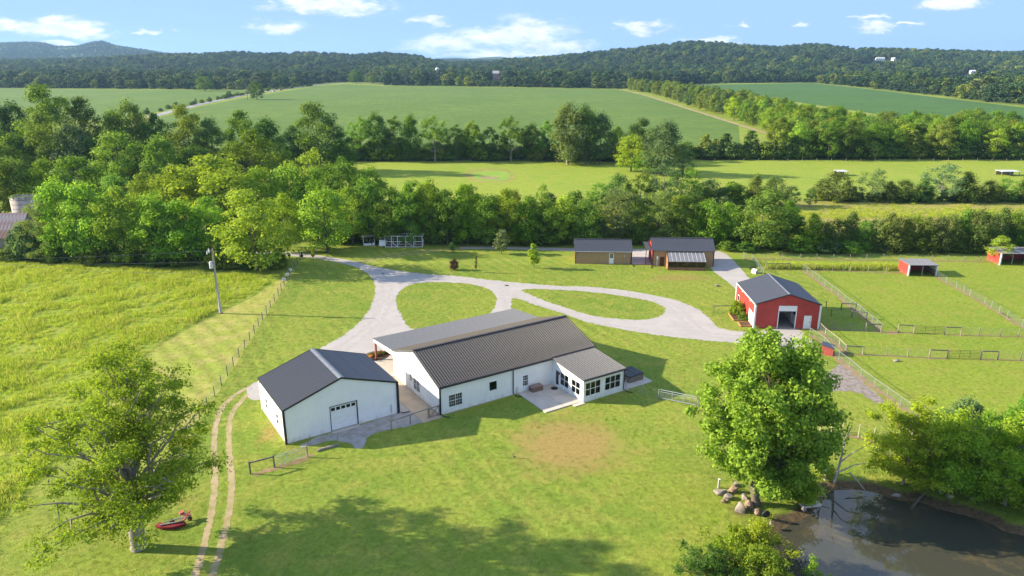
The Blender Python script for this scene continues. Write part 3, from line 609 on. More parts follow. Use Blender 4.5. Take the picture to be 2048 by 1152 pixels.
row([(1600, 470, 504, 60, 'bush', 'mid'), (1655, 478, 506, 55, 'bush', 'grey'), (1700, 480, 507, 55, 'bush', 'mid'), (1455, 480, 500, 60, 'bush', 'mid'), (1495, 482, 503, 50, 'bush', 'deep')], 'below the cedar hedge', 'bushes below the cedar hedge', 'bush', 'bush')
# ---- wood to the right of the crop field
wood = [G(*p) for p in [(1258, 181), (1310, 190), (1400, 219), (1490, 250), (1560, 272), (1545, 319), (2200, 320)]] + [G(*p) * 0.68 for p in [(2200, 240), (2048, 236), (1950, 224), (1850, 230), (1750, 226), (1600, 206), (1500, 187), (1430, 179), (1330, 167), (1262, 159)]]
def scatter(poly, spacing, seed):
    rr = random.Random(seed); xs = [p[0] for p in poly]; ys = [p[1] for p in poly]; pts = []
    x = min(xs)
    while x < max(xs):
        y = min(ys)
        while y < max(ys):
            pts.append((x + rr.uniform(-.42, .42) * spacing, y + rr.uniform(-.42, .42) * spacing)); y += spacing
        x += spacing
    P_ = np.array(pts); return P_[sdist(P_[:, 0], P_[:, 1], poly) > 0]
wp_ = scatter(wood, 9.2, 3); wp_ = wp_[np.argsort(wp_[:, 1])]
near = wp_[:170]; WOOD_REST = wp_[170:]
near = near[np.argsort(near[:, 0] / near[:, 1])]
for i, (x, y) in enumerate(near):
    k = RND.choice(['oak', 'oak2', 'ash', 'ash2', 'oak', 'airy']); c = RND.choice(['olive', 'olive', 'mid', 'bright', 'mid', 'deep'])
    tree(k, (x, y, 0), RND.uniform(11.5, 15.0), RND.uniform(.95, 1.2), vary(GREEN[c]), 'woodland_tree', f'{WORD[c]} tree, {ordinal(i)} from the left in the wood right of the crop field', 'trees of the right-hand wood')
# ---- single trees out in the fields
row([(410, 153, 182, 42, 'oak2', 'mid')], 'standing alone in the left crop field', 'lone field trees')
row([(514, 163, 199, 34, 'oak', 'deep')], 'beside the country road', 'lone roadside trees')
row([(712, 140, 167, 36, 'oak', 'deep'), (745, 150, 168, 24, 'ash', 'mid')], 'where the country road meets the wood', 'trees at the road end')
# ------------------------------------------------------------------ masses nobody could count
def scatter_group(name, protos):
    """geometry-node group: puts one of the proto meshes on every point, using the point's own scale, turn and kind"""
    pc = bpy.data.collections.new(name + '_kinds')
    for k, (nm, me) in enumerate(protos):
        o = bpy.data.objects.new(f'{name}_kind_{k:02d}', me); o.color = nm; pc.objects.link(o)
    ng = bpy.data.node_groups.new(name, 'GeometryNodeTree')
    ng.interface.new_socket('Geometry', in_out='INPUT', socket_type='NodeSocketGeometry'); ng.interface.new_socket('Geometry', in_out='OUTPUT', socket_type='NodeSocketGeometry')
    n = ng.nodes; L = ng.links
    gi = n.new('NodeGroupInput'); go = n.new('NodeGroupOutput'); ins = n.new('GeometryNodeInstanceOnPoints'); ci = n.new('GeometryNodeCollectionInfo')
    ci.inputs[0].default_value = pc; ci.inputs['Separate Children'].default_value = True; ci.inputs['Reset Children'].default_value = True
    def attr(nm, t):
        a = n.new('GeometryNodeInputNamedAttribute'); a.data_type = t; a.inputs[0].default_value = nm; return a.outputs[0]
    cr = n.new('ShaderNodeCombineXYZ'); L.new(attr('rz', 'FLOAT'), cr.inputs[2])
    ins.inputs['Pick Instance'].default_value = True
    L.new(gi.outputs[0], ins.inputs['Points']); L.new(ci.outputs[0], ins.inputs['Instance']); L.new(attr('kind_index', 'INT'), ins.inputs['Instance Index'])
    L.new(cr.outputs[0], ins.inputs['Rotation']); L.new(attr('size', 'FLOAT_VECTOR'), ins.inputs['Scale']); L.new(ins.outputs[0], go.inputs[0])
    return ng
def scatter_obj(name, label, cat, pts, size, protos, seed=1, weights=None):
    rng = np.random.default_rng(seed); n = len(pts)
    me = bpy.data.meshes.new(name); me.vertices.add(n); me.vertices.foreach_set('co', np.asarray(pts, np.float32).ravel())
    a = me.attributes.new('size', 'FLOAT_VECTOR', 'POINT'); a.data.foreach_set('vector', np.asarray(size, np.float32).ravel())
    a = me.attributes.new('rz', 'FLOAT', 'POINT'); a.data.foreach_set('value', rng.uniform(0, 6.283, n).astype(np.float32))
    a = me.attributes.new('kind_index', 'INT', 'POINT'); a.data.foreach_set('value', rng.choice(len(protos), n, p=weights).astype(np.int32))
    me.update(); o = obj(name, me); o['kind'] = 'stuff'; tag(o, label, cat)
    md = o.modifiers.new('scatter', 'NODES'); md.node_group = scatter_group(name, protos)
    return o
def mass_leaf(name, cols, trans=0.25, patch=0.0):
    """leaves of a far wood: each tree takes its own green"""
    if name in MATS: return MATS[name]
    m = bpy.data.materials.new(name); m.use_nodes = True; t = N(m.node_tree)
    oi = t.n('ShaderNodeObjectInfo'); ge = t.n('ShaderNodeNewGeometry'); r_ = oi.outputs['Random']
    c = cols[0]
    for k in range(1, len(cols)):
        c = t.mix(t.math('GREATER_THAN', r_, k / len(cols)), c, cols[k])
    stand = t.ramp(t.noise(oi.outputs['Location'], 0.0065, 4.0, .65), 0.46, 0.66)      # lighter, yellower tree patches, partly a sunlit look put into leaf colour
    c = t.mix(t.math('MULTIPLY', stand, patch), c, t.mix(1.0, c, (2.3, 1.9, 1.1), 'MULTIPLY'))
    k2 = t.ramp(ge.outputs['Random Per Island'], 0, 1, .72, 1.28, False)
    c = t.mix(1.0, c, t_gray(t, k2), 'MULTIPLY')
    b = t.n('ShaderNodeBsdfPrincipled'); t.i(b, 'Base Color', c); b.inputs['Roughness'].default_value = .7; b.inputs['Specular IOR Level'].default_value = .15
    tr = t.n('ShaderNodeBsdfTranslucent'); t.i(tr, 'Color', c); mx = t.n('ShaderNodeMixShader'); t.i(mx, 0, trans); t.i(mx, 1, b); t.i(mx, 2, tr)
    o = t.n('ShaderNodeOutputMaterial'); t.i(o, 0, mx); MATS[name] = m; return m
FARLEAF = mass_leaf('far_wood_leaf', [(0.050, 0.100, 0.028), (0.038, 0.082, 0.030), (0.072, 0.122, 0.028), (0.044, 0.090, 0.038), (0.110, 0.155, 0.028), (0.034, 0.075, 0.030), (0.040, 0.085, 0.034), (0.070, 0.105, 0.044), (0.048, 0.095, 0.030)], patch=.8)
NEARLEAF = mass_leaf('thicket_leaf', [(0.135, 0.215, 0.026), (0.095, 0.165, 0.024), (0.175, 0.250, 0.026), (0.115, 0.180, 0.045), (0.200, 0.250, 0.028)])
def remat(me, m): q = me.copy(); q.materials.clear(); q.materials.append(m); return q
far_p = [((1, 1, 1, 1), remat(PROTO[k][3], FARLEAF)) for k in ('far', 'far2')]
bush_p = [((1, 1, 1, 1), remat(PROTO['bush'][3], NEARLEAF)), ((1, 1, 1, 1), remat(PROTO['sapling'][3], NEARLEAF))]

# the wooded hills
rng = np.random.default_rng(5)
def hill_points(y0, y1, spacing, seed, lim=(-0.95, 0.95), keep=None):
    r_ = np.random.default_rng(seed); out = []
    y = y0
    while y < y1:
        s = spacing * (1 + 0.00016 * (y - 1000)); xs = np.arange(lim[0] * y, lim[1] * y, s)
        out.append(np.stack([xs + r_.uniform(-.5, .5, len(xs)) * s, np.full(len(xs), y) + r_.uniform(-.5, .5, len(xs)) * s], 1)); y += s * .9
    P_ = np.concatenate(out); return P_
HP = hill_points(560, 2480, 14.5, 2)
lim_y = np.interp(HP[:, 0] / HP[:, 1], ex, ey); HP = HP[HP[:, 1] > lim_y + 3]
# clearings with the far houses, barn and silo
CLEAR = [(1773, 60, 1900), (1958, 50, 1500), (1900, 60, 1330), (991, 26, 1330), (874, 12, 1350), (1838, 24, 1700), (1745, 36, 1780), (1650, 20, 1500), (640, 18, 1500), (300, 26, 1800)]   # column in the photo, half width in metres, distance
FAR_SPOT = []; LIMIT = np.full(len(HP), 9.0); HPZ = terrain(HP[:, 0], HP[:, 1])
for (cx, rr_, yy) in CLEAR:
    k_ = (cx - 1024) / CAM_F * math.cos(PITCH); x_ = k_ * yy; z_ = float(terrain(np.array([x_]), np.array([yy]))[0]); FAR_SPOT.append((x_, yy, z_))
    across = np.abs(HP[:, 0] - k_ * HP[:, 1]); near_ = (HP[:, 1] < yy) & (HP[:, 1] > yy - 420) & (across < rr_ * .55)
    line = z_ + 1.0 + (CAM_H - z_) / yy * (yy - HP[:, 1])
    LIMIT = np.where(near_, np.minimum(LIMIT, (line - HPZ) / 16.0), LIMIT)          # low scrub and grazing below each far house
    LIMIT = np.where((across < rr_ * .6) & (np.abs(HP[:, 1] - yy + rr_ * .4) < rr_ * .9), 0.0, LIMIT)
ok_ = LIMIT > .16; HP = HP[ok_]; LIMIT = LIMIT[ok_]
HZ_ = terrain(HP[:, 0], HP[:, 1]); lim2 = np.interp(HP[:, 0] / HP[:, 1], ex, ey)
s_ = (.6 + .85 * rng.random(len(HP)) ** 1.6) * np.where(HP[:, 1] < lim2 + 30, .8, 1.0); s_ = np.minimum(s_, LIMIT); wd_ = s_ * rng.uniform(1.1, 1.6, len(HP))
scatter_obj('wooded_hills', 'green woodland covering the hills beyond the crop fields', 'woodland', np.column_stack([HP, HZ_]), np.column_stack([wd_, wd_, s_]), far_p, 3)
HP = hill_points(3100, 4750, 17, 4, (-0.95, 0.05)); HZ_ = terrain(HP[:, 0], HP[:, 1]); keep = HZ_ > 20; HP = HP[keep]; HZ_ = HZ_[keep]
s_ = rng.uniform(.75, 1.15, len(HP)); wd_ = s_ * rng.uniform(1.2, 1.8, len(HP))
scatter_obj('distant_wooded_ridge', 'blue-green wooded ridge on the left skyline', 'woodland', np.column_stack([HP, HZ_]), np.column_stack([wd_, wd_, s_]), far_p, 6)
# the part of the right-hand wood that lies too far back to tell its trees apart
s_ = rng.uniform(.78, 1.08, len(WOOD_REST)); wd_ = s_ * rng.uniform(.95, 1.15, len(WOOD_REST))
scatter_obj('hedgerow_wood', 'strip of woodland running back along the big crop field', 'woodland', np.column_stack([WOOD_REST, np.zeros(len(WOOD_REST))]), np.column_stack([wd_, wd_, s_]), [((1, 1, 1, 1), remat(PROTO['oak'][3], NEARLEAF)), ((1, 1, 1, 1), remat(PROTO['ash2'][3], NEARLEAF))], 7)

# undergrowth along the foot of the tree lines
def along(px, n, spread_, seed, smin, smax):
    r_ = np.random.default_rng(seed); P_ = [G(*p) for p in px]; seg = [(P_[i + 1] - P_[i]).length for i in range(len(P_) - 1)]; tot = sum(seg); out = []
    for _ in range(n):
        q = r_.random() * tot; i = 0
        while i < len(seg) - 1 and q > seg[i]: q -= seg[i]; i += 1
        p = P_[i].lerp(P_[i + 1], q / seg[i]); out.append((p.x + r_.normal() * spread_, p.y + abs(r_.normal()) * spread_ + .5, -0.05))
    s = r_.uniform(smin, smax, n); return np.array(out), np.column_stack([s * 1.15, s * 1.15, s])
U = [along([(0, 524), (130, 527), (300, 531), (470, 541), (560, 541)], 95, 2.2, 1, .45, 1.15), along([(640, 488), (760, 486), (1000, 489), (1150, 490), (1300, 488), (1480, 494), (1620, 502)], 190, 2.0, 2, .6, 1.5),
     along([(440, 342), (700, 322), (1100, 321), (1240, 322)], 210, 2.5, 3, .9, 2.2), along([(1380, 319), (1700, 318), (2150, 318)], 190, 2.5, 4, 1.0, 2.4), along([(1050, 432), (1200, 428), (1420, 418), (1560, 416)], 70, 4.5, 5, .5, 1.2),
     along([(1640, 404), (1850, 405), (2130, 405)], 90, 2.0, 6, .4, .9), along([(1600, 506), (1800, 505), (2130, 506)], 110, 1.2, 7, .4, .9), along([(250, 236), (395, 208), (470, 192), (540, 181), (620, 172)], 90, 1.5, 8, .7, 1.3),
     along([(700, 470), (1000, 470), (1450, 470)], 160, 6, 9, .8, 1.7), along([(100, 480), (500, 480)], 90, 8, 10, .8, 1.7), along([(700, 440), (900, 440), (1040, 438)], 70, 5, 11, .8, 1.6)]
scatter_obj('undergrowth', 'tangle of bushes and saplings along the foot of the tree lines', 'undergrowth', np.concatenate([u[0] for u in U]), np.concatenate([u[1] for u in U]), bush_p, 8, [.75, .25])

# tall meadow grass on the left, weeds by the back fence
def tuft(seed, n, h, r_, wd):
    g = np.random.default_rng(seed); V = []; Q = []
    for i in range(n):
        th = g.random() * 6.283; q = g.random() ** .6 * r_; x, y = q * math.cos(th), q * math.sin(th); hh = h * g.uniform(.5, 1.1); ln = g.normal(0, .35, 2) * hh; a = g.random() * 6.283
        ax, ay = math.cos(a) * wd, math.sin(a) * wd; b = len(V)
        V += [(x - ax, y - ay, -.03), (x + ax, y + ay, -.03), (x + ax * .6 + ln[0] * .45, y + ay * .6 + ln[1] * .45, hh * .62), (x - ax * .6 + ln[0] * .45, y - ay * .6 + ln[1] * .45, hh * .62)]
        Q.append((b, b + 1, b + 2, b + 3)); b = len(V)
        V += [V[b - 1], V[b - 2], (x + ln[0] + ax * .15, y + ln[1] + ay * .15, hh), (x + ln[0] - ax * .15, y + ln[1] - ay * .15, hh)]; Q.append((b, b + 1, b + 2, b + 3))
    return np.array(V), np.array(Q)
MEADLEAF = mass_leaf('meadow_blade', [(0.39, 0.47, 0.044), (0.44, 0.50, 0.056), (0.36, 0.45, 0.040), (0.47, 0.49, 0.085), (0.38, 0.48, 0.044)], .45)
tufts = [((1, 1, 1, 1), np_mesh('tuft', *tuft(k, 34, .5, .42, .022), MEADLEAF)) for k in range(3)]
mpoly = [G(*p) for p in [(-220, 522), (40, 526), (250, 534), (430, 548), (552, 552), (505, 588), (425, 626), (340, 672), (280, 716), (208, 790), (122, 890), (30, 1010), (-70, 1152), (-330, 1200), (-420, 700)]]
mp = scatter(mpoly, 0.62, 9); g_ = np.random.default_rng(3)
clump = 0.5 + 0.5 * np.sin(mp[:, 0] * .55 + 2 * np.sin(mp[:, 1] * .21)) * np.sin(mp[:, 1] * .47 + 1.5 * np.sin(mp[:, 0] * .17))
keep = g_.random(len(mp)) < (.45 + .55 * clump); mp = mp[keep]; cs = (.55 + .75 * clump[keep]) * g_.uniform(.7, 1.3, len(mp))
scatter_obj('meadow_tufts', 'tall uncut grass of the left meadow', 'grass', np.column_stack([mp, np.full(len(mp), .01)]), np.column_stack([cs * 1.25, cs * 1.25, cs]), tufts, 9)
U = [along([(1545, 538), (1620, 540), (1700, 541), (1800, 541)], 520, .9, 31, .8, 2.2), along([(1612, 500), (1560, 470), (1500, 450), (1440, 440)], 400, 6, 32, 1.2, 2.6), along([(1600, 440), (1800, 436), (2100, 440)], 900, 7, 33, .6, 1.4)]
scatter_obj('weeds', 'tall weeds along the back paddock fence and the rough strip', 'weeds', np.concatenate([u[0] for u in U]), np.concatenate([u[1] for u in U]), tufts, 10)

# short mown grass of the lawn near the camera
LAWNLEAF = mass_leaf('lawn_blade', [(0.260, 0.325, 0.036), (0.225, 0.305, 0.032), (0.295, 0.325, 0.048), (0.205, 0.290, 0.030), (0.310, 0.310, 0.070)], .3)
turf = [((1, 1, 1, 1), np_mesh('turf', *tuft(20 + k, 16, .075, .30, .016), LAWNLEAF)) for k in range(3)]
gxs, gys = np.meshgrid(np.arange(-50, 95, .5), np.arange(41, 128, .5)); g_ = np.random.default_rng(12)
tx = gxs.ravel() + g_.uniform(-.25, .25, gxs.size); ty = gys.ravel() + g_.uniform(-.25, .25, gxs.size)
ok = np.abs(tx) < .76 * ty + 6
tx, ty = tx[ok], ty[ok]
def outside(poly, m=.15): return sdist(tx, ty, [G(*p) if len(p) == 2 else p for p in poly]) < -m
def rect(o, rz, u0, u1, v0, v1):
    c_, s__ = math.cos(rz), math.sin(rz); return [Vector((o[0] + u * c_ - v * s__, o[1] + u * s__ + v * c_, 0)) for u, v in ((u0, v0), (u1, v0), (u1, v1), (u0, v1))]
dsm = smooth_poly([G(*p) for p in OUT], True, 1.0, 0); i1 = smooth_poly([G(*p) for p in ISL1], True, 1.0, 0); i2 = smooth_poly([G(*p) for p in ISL2], True, 1.0, 0)
ok = (sdist(tx, ty, dsm) < np.minimum(g_.uniform(-.45, .35, len(tx)), .3)) | (sdist(tx, ty, i1) > .1) | (sdist(tx, ty, i2) > .1)
ok &= outside([tuple(p) for p in mpoly], -.2) & outside([tuple(p) for p in POND], 1.1)
for q in ((( -7.58, 68.80), R(32.57), -4.7, 20.8, -.3, 18.2), ((-7.58, 68.80), R(32.57), 9.6, 20.6, -6.2, 0), ((-7.58, 68.80), R(32.57), 20.3, 24.9, -6, -1.3), ((-22.11, 62.78), R(33.01), -.2, 12.1, -.2, 9), ((33.91, 94.79), R(-2.41), -2.3, 9.1, -.2, 10.1)):
    ok &= sdist(tx, ty, rect(*q)) < 0
ok &= outside([(600, 893), (640, 873), (720, 850), (800, 826), (850, 812), (872, 836), (830, 848), (770, 862), (738, 872), (728, 895), (712, 897), (700, 886), (660, 882), (628, 890)]) & outside([(1430, 503), (1452, 508), (1480, 535), (1505, 565), (1530, 595), (1500, 610), (1468, 575), (1440, 552), (1425, 540), (1420, 520)]) & outside([(1655, 742), (1690, 728), (1715, 752), (1745, 780), (1765, 800), (1750, 806), (1715, 785), (1668, 782), (1640, 775)])
for trk in ([(505, 770), (470, 790), (445, 815), (432, 850), (428, 900), (430, 960), (424, 1020), (408, 1090), (388, 1160)], [(510, 778), (485, 800), (465, 825), (458, 860), (460, 920), (463, 980), (455, 1040), (440, 1100), (422, 1160)]):
    P_ = [G(*p) for p in trk]
    for a0, a1 in zip(P_[:-1], P_[1:]):
        e = a1 - a0; tt_ = np.clip(((tx - a0.x) * e.x + (ty - a0.y) * e.y) / e.length_squared, 0, 1); ok &= np.hypot(tx - a0.x - tt_ * e.x, ty - a0.y - tt_ * e.y) > .42
c_ = G(1135, 888); dd = np.hypot((tx - c_.x) / 6.0, (ty - c_.y) / 4.2); ok &= (dd > .95) | (g_.random(len(tx)) < .10 + .6 * np.clip(dd - .45, 0, 1))
ok &= (sdist(tx, ty, [G(*p) for p in STRIP]) < 0) | (g_.random(len(tx)) < .35)
tx, ty = tx[ok], ty[ok]
hh_ = (.85 + .3 * (0.5 + 0.5 * np.sin(tx * .9 + 2 * np.sin(ty * .31)) * np.sin(ty * .8 + 1.5 * np.sin(tx * .27)))) * g_.uniform(.6, 1.4, len(tx))
scatter_obj('lawn_turf', 'short mown grass of the lawns and paddocks', 'grass', np.column_stack([tx, ty, np.full(len(tx), .004)]), np.column_stack([np.full(len(tx), 1.1), np.full(len(tx), 1.1), hh_]), turf, 13)
# ------------------------------------------------------------------ buildings
WHITE = mat('white_metal_siding', (0.83, 0.83, 0.82), 0.55, spec=.35, vary=.03, vscale=.6, splash=(.42, .34, .24))
WTRIM = mat('white_trim', (0.80, 0.80, 0.79), 0.5, vary=.03)
BLACK = mat('black_trim', (0.018, 0.020, 0.024), 0.45, vary=.1)
RED = mat('red_metal_siding', (0.46, 0.062, 0.050), 0.6, spec=.25, vary=.10, vscale=.5, splash=(.40, .26, .18))
PINKRED = mat('faded_red_board', (0.46, 0.10, 0.085), 0.75, vary=.12, vscale=3)
CHAR = mat('charcoal_metal_roof', (0.060, 0.064, 0.078), 0.42, spec=.5, vary=.05, vscale=.5)
SLATE = mat('slate_metal_roof', (0.062, 0.053, 0.048), 0.38, spec=.42, vary=.10, vscale=.8)
CEDARW = mat('stained_board_siding', (0.43, 0.27, 0.13), 0.8, vscale=2.5, bump=.3, bscale=20, col2=(0.31, 0.20, 0.11), stretch=(6, 6, .5))
DARKIN = mat('dark_interior', (0.05, 0.045, 0.04), 0.9)
CONC = mat('concrete', (0.52, 0.46, 0.40), 0.9, vscale=.8, bump=.15, col2=(0.44, 0.385, 0.33))
DCONC = mat('damp_concrete', (0.33, 0.32, 0.31), 0.9, vscale=.9, col2=(0.25, 0.24, 0.24))
POSTW = mat('stained_post', (0.27, 0.085, 0.040), 0.6, vscale=4, stretch=(3, 3, .4))
GALV = mat('galvanised_steel', (0.50, 0.51, 0.52), 0.4, metal=.6, vary=.08)
def glass_mat():
    m = bpy.data.materials.new('window_glass'); m.use_nodes = True; t = N(m.node_tree)
    tr = t.n('ShaderNodeBsdfTransparent'); tr.inputs[0].default_value = (.42, .44, .45, 1); gl = t.n('ShaderNodeBsdfGlossy'); gl.inputs['Roughness'].default_value = .03
    fr = t.n('ShaderNodeFresnel'); fr.inputs[0].default_value = 1.6; mx = t.n('ShaderNodeMixShader'); t.i(mx, 0, fr); t.i(mx, 1, tr); t.i(mx, 2, gl); o = t.n('ShaderNodeOutputMaterial'); t.i(o, 0, mx); return m
GLASS = glass_mat()
DGLASS = mat('dark_glass', (0.012, 0.015, 0.018), 0.06, spec=.6, vary=0)
CURT = mat('curtain', (0.52, 0.47, 0.40), .9, vscale=9, col2=(.36, .31, .25), stretch=(3, 3, .1)); CURT2 = mat('brown_blind', (0.20, 0.125, 0.085), .9, vscale=8, stretch=(.3, .3, 4)); FLOORM = mat('floor_boards', (0.2, 0.15, 0.11), .7)

class WF:
    """wall plane in the building's frame: s along the wall, z up, o outwards"""
    def __init__(s, p0, p1):
        s.p0 = Vector((p0[0], p0[1], 0)); d_ = Vector((p1[0], p1[1], 0)) - s.p0; s.L = d_.length; s.d = d_ / s.L; s.n = Vector((s.d.y, -s.d.x, 0))
    def at(s, q, z, o=0.0): return s.p0 + s.d * q + s.n * o + Vector((0, 0, z))
    def box(s, b, q0, q1, z0, z1, o0, o1):
        k = len(b.v)
        b.v += [tuple(s.at(q, z, o)) for (q, z, o) in ((q0, z0, o0), (q1, z0, o0), (q1, z0, o1), (q0, z0, o1), (q0, z1, o0), (q1, z1, o0), (q1, z1, o1), (q0, z1, o1))]
        b.f += [tuple(k + i for i in q) for q in ((0, 1, 2, 3), (7, 6, 5, 4), (1, 0, 4, 5), (2, 1, 5, 6), (3, 2, 6, 7), (0, 3, 7, 4))]
def wall(parent, p0, p1, top, m, openings=(), ribs=0.305, rib_h=0.018, rib_w=0.03, z0=0.0, reveal=0.12, name='wall'):
    W = WF(p0, p1); tops = top if isinstance(top, list) else [(0, top), (W.L, top)]
    tz = lambda s_: float(np.interp(s_, [q[0] for q in tops], [q[1] for q in tops]))
    br = sorted(set([0.0, W.L] + [q[0] for q in tops if 0 < q[0] < W.L] + [q for o in openings for q in o[:2] if 0 < q < W.L]))
    b = MB()
    def spans(q):
        iv = [(z0, None)]; zz = z0; out = []
        for o in sorted([o for o in openings if o[0] - 1e-6 <= q <= o[1] + 1e-6], key=lambda o: o[2]):
            if o[2] > zz: out.append((zz, o[2]))
            zz = max(zz, o[3])
        out.append((zz, None)); return out
    for a, c in zip(br[:-1], br[1:]):
        for lo, hi in spans((a + c) / 2): b.quad(W.at(a, lo), W.at(c, lo), W.at(c, tz(c) if hi is None else hi), W.at(a, tz(a) if hi is None else hi))
    for (a, c, lo, hi) in [o[:4] for o in openings]:
        for q in ((a, lo, a, hi), (c, hi, c, lo), (a, hi, c, hi), (c, lo, a, lo)):
            b.quad(W.at(q[0], q[1]), W.at(q[2], q[3]), W.at(q[2], q[3], -reveal), W.at(q[0], q[1], -reveal))
    if ribs:
        n = int(W.L / ribs)
        for i in range(1, n):
            q = i * W.L / n
            if any(o[0] - .06 < q < o[1] + .06 for o in openings):
                pass
            for lo, hi in spans(q):
                if any(o[0] - .05 < q < o[0] or o[1] < q < o[1] + .05 for o in openings): continue
                W.box(b, q - rib_w / 2, q + rib_w / 2, lo, (tz(q) - .02) if hi is None else hi, 0.0005, rib_h)
    b.build(name, m, parent); return W
def window(parent, W, s0, s1, z0, z1, cols=1, rows_=2, grille=(0, 0), fr=0.07, glass=None, m=None, name='window', proud=.035):
    m = m or WTRIM; b = MB()
    for (a, c, lo, hi) in ((s0 - fr, s1 + fr, z1, z1 + fr), (s0 - fr, s1 + fr, z0 - fr, z0), (s0 - fr, s0, z0, z1), (s1, s1 + fr, z0, z1)): W.box(b, a, c, lo, hi, .002, proud)
    cw = (s1 - s0) / cols; rh = (z1 - z0) / rows_; mull = .05
    for i in range(1, cols): W.box(b, s0 + i * cw - mull / 2, s0 + i * cw + mull / 2, z0, z1, -.05, proud * .8)
    for j in range(1, rows_): W.box(b, s0, s1, z0 + j * rh - .025, z0 + j * rh + .025, -.05, proud * .55)
    o = b.build(name, m, parent)
    for i in range(cols):
        for j in range(rows_):
            a, c, lo, hi = s0 + i * cw, s0 + (i + 1) * cw, z0 + j * rh, z0 + (j + 1) * rh
            g = MB(); g.quad(W.at(a, lo, -.04), W.at(c, lo, -.04), W.at(c, hi, -.04), W.at(a, hi, -.04)); g.build('pane', glass or GLASS, o)
    if grille[0]:
        g = MB()
        for i in range(cols):
            for k in range(1, grille[0]): q = s0 + i * cw + k * cw / grille[0]; W.box(g, q - .011, q + .011, z0, z1, -.039, -.018)
        for j in range(rows_):
            for k in range(1, grille[1]): q = z0 + j * rh + k * rh / grille[1]; W.box(g, s0, s1, q - .011, q + .011, -.037, -.016)
        g.build('grille', m, o)
    return o
def roof_slope(parent, eA, eB, rA, n, m, ribs=4, rib_h=0.035, rib_w=0.055, th=0.05, name='roof_panel'):
    """metal roof: n sheets side by side from the eave eA-eB up to the ridge above eA"""
    eA, eB, rA = Vector(eA), Vector(eB), Vector(rA); e = (eB - eA); pw = e.length / n; d_ = e.normalized(); up = rA - eA
    nrm = d_.cross(up).normalized()
    if nrm.z < 0: nrm = -nrm
    b = MB()
    def pbox(q0, q1, h0, h1):
        k = len(b.v)
        for h_ in (h0, h1):
            for (q, t) in ((q0, 0), (q1, 0), (q1, 1), (q0, 1)): b.v.append(tuple(d_ * q + up * t + nrm * h_))
        b.f += [tuple(k + i for i in q) for q in ((3, 2, 1, 0), (4, 5, 6, 7), (0, 1, 5, 4), (1, 2, 6, 5), (2, 3, 7, 6), (3, 0, 4, 7))]
    pbox(0, pw - .002, -th, 0)
    for k in range(ribs):
        q = (k + .5) * pw / ribs
        # trapezoid rib
        kk = len(b.v)
        for t in (0, 1):
            for (o_, h_) in ((-rib_w / 2, 0), (-rib_w / 4, rib_h), (rib_w / 4, rib_h), (rib_w / 2, 0)): b.v.append(tuple(d_ * (q + o_) + up * t + nrm * (h_ + .0005)))
        b.f += [(kk + i, kk + i + 1, kk + i + 5, kk + i + 4) for i in range(3)] + [(kk, kk + 1, kk + 2, kk + 3), (kk + 7, kk + 6, kk + 5, kk + 4)]
    me = b.mesh(name, m)
    for i in range(n): obj(name, me, parent, eA + d_ * pw * i)
def bars(parent, name, m, segs, wd=.1, ht=None):
    b = MB()
    for p, q in segs: b.bar(p, q, wd, ht)
    return b.build(name, m, parent)

# ---- the white house
TH = R(32.57)
house = thing('metal_house', 'long white metal house with ribbed slate roof, rear porch and sunroom wing', 'house', (-7.58, 68.80), TH)
HL, HW, HE, HP_, HR, PD, PZ = 20.52, 11.86, 3.36, 5.36, 3.34, 6.04, 2.80
SU, SWD, SDP, SE = 14.52, 5.80, 5.84, 2.80
slab = MB(); slab.box(-.05, HL + .05, -.05, HW + PD, .0, .06); slab.build('floor_slab', CONC, house)
w1 = [(1.10, 1.78, .66, 2.02), (1.92, 2.60, .66, 2.02)]; w2 = (6.05, 7.0, 1.27, 2.30); w3 = (10.47, 11.13, .72, 1.98)
W = wall(house, (0, 0), (SU, 0), HE, WHITE, [(1.06, 2.62, .66, 2.02), w2, w3])
window(house, W, 1.06, 2.62, .66, 2.02, 2, 2, (3, 2)); window(house, W, *w2, 1, 1); window(house, W, *w3, 1, 2, (3, 2))
gd = (HW - 7.55, HW - 6.90, .06, 2.06); gw = (HW - 6.50, HW - 4.95, .55, 1.92)
WL = wall(house, (0, HW), (0, 0), [(0, HR), (HW / 2, HP_), (HW, HE)], WHITE, [gd, gw])
window(house, WL, *gw, 2, 2, (2, 2))
b = MB(); WL.box(b, gd[0] - .07, gd[1] + .07, 2.06, 2.13, .002, .04); WL.box(b, gd[0] - .07, gd[0], .06, 2.06, .002, .04); WL.box(b, gd[1], gd[1] + .07, .06, 2.06, .002, .04); WL.box(b, gd[0], gd[1], .06, 2.06, -.08, -.03)
dr = b.build('door', WTRIM, house); b = MB(); WL.box(b, gd[0] + .1, gd[1] - .1, 1.2, 1.95, -.031, -.026); b.build('pane', DGLASS, dr); b = MB(); WL.box(b, gd[1] - .1, gd[1] - .06, 1.0, 1.08, -.03, .04); b.build('handle', BLACK, dr)
wall(house, (HL, 0), (HL, HW), [(0, HE), (HW / 2, HP_), (HW, HR)], WHITE)
wall(house, (HL, HW), (0, HW), HR, WHITE)
b = MB()
for (q, z_) in ((4.05, 4.15), (7.2, 4.6)): WL.box(b, HW - q - .025, HW - q + .025, z_ - .25, z_ + .25, .02, .05)
b.build('wall_vent', WTRIM, house)
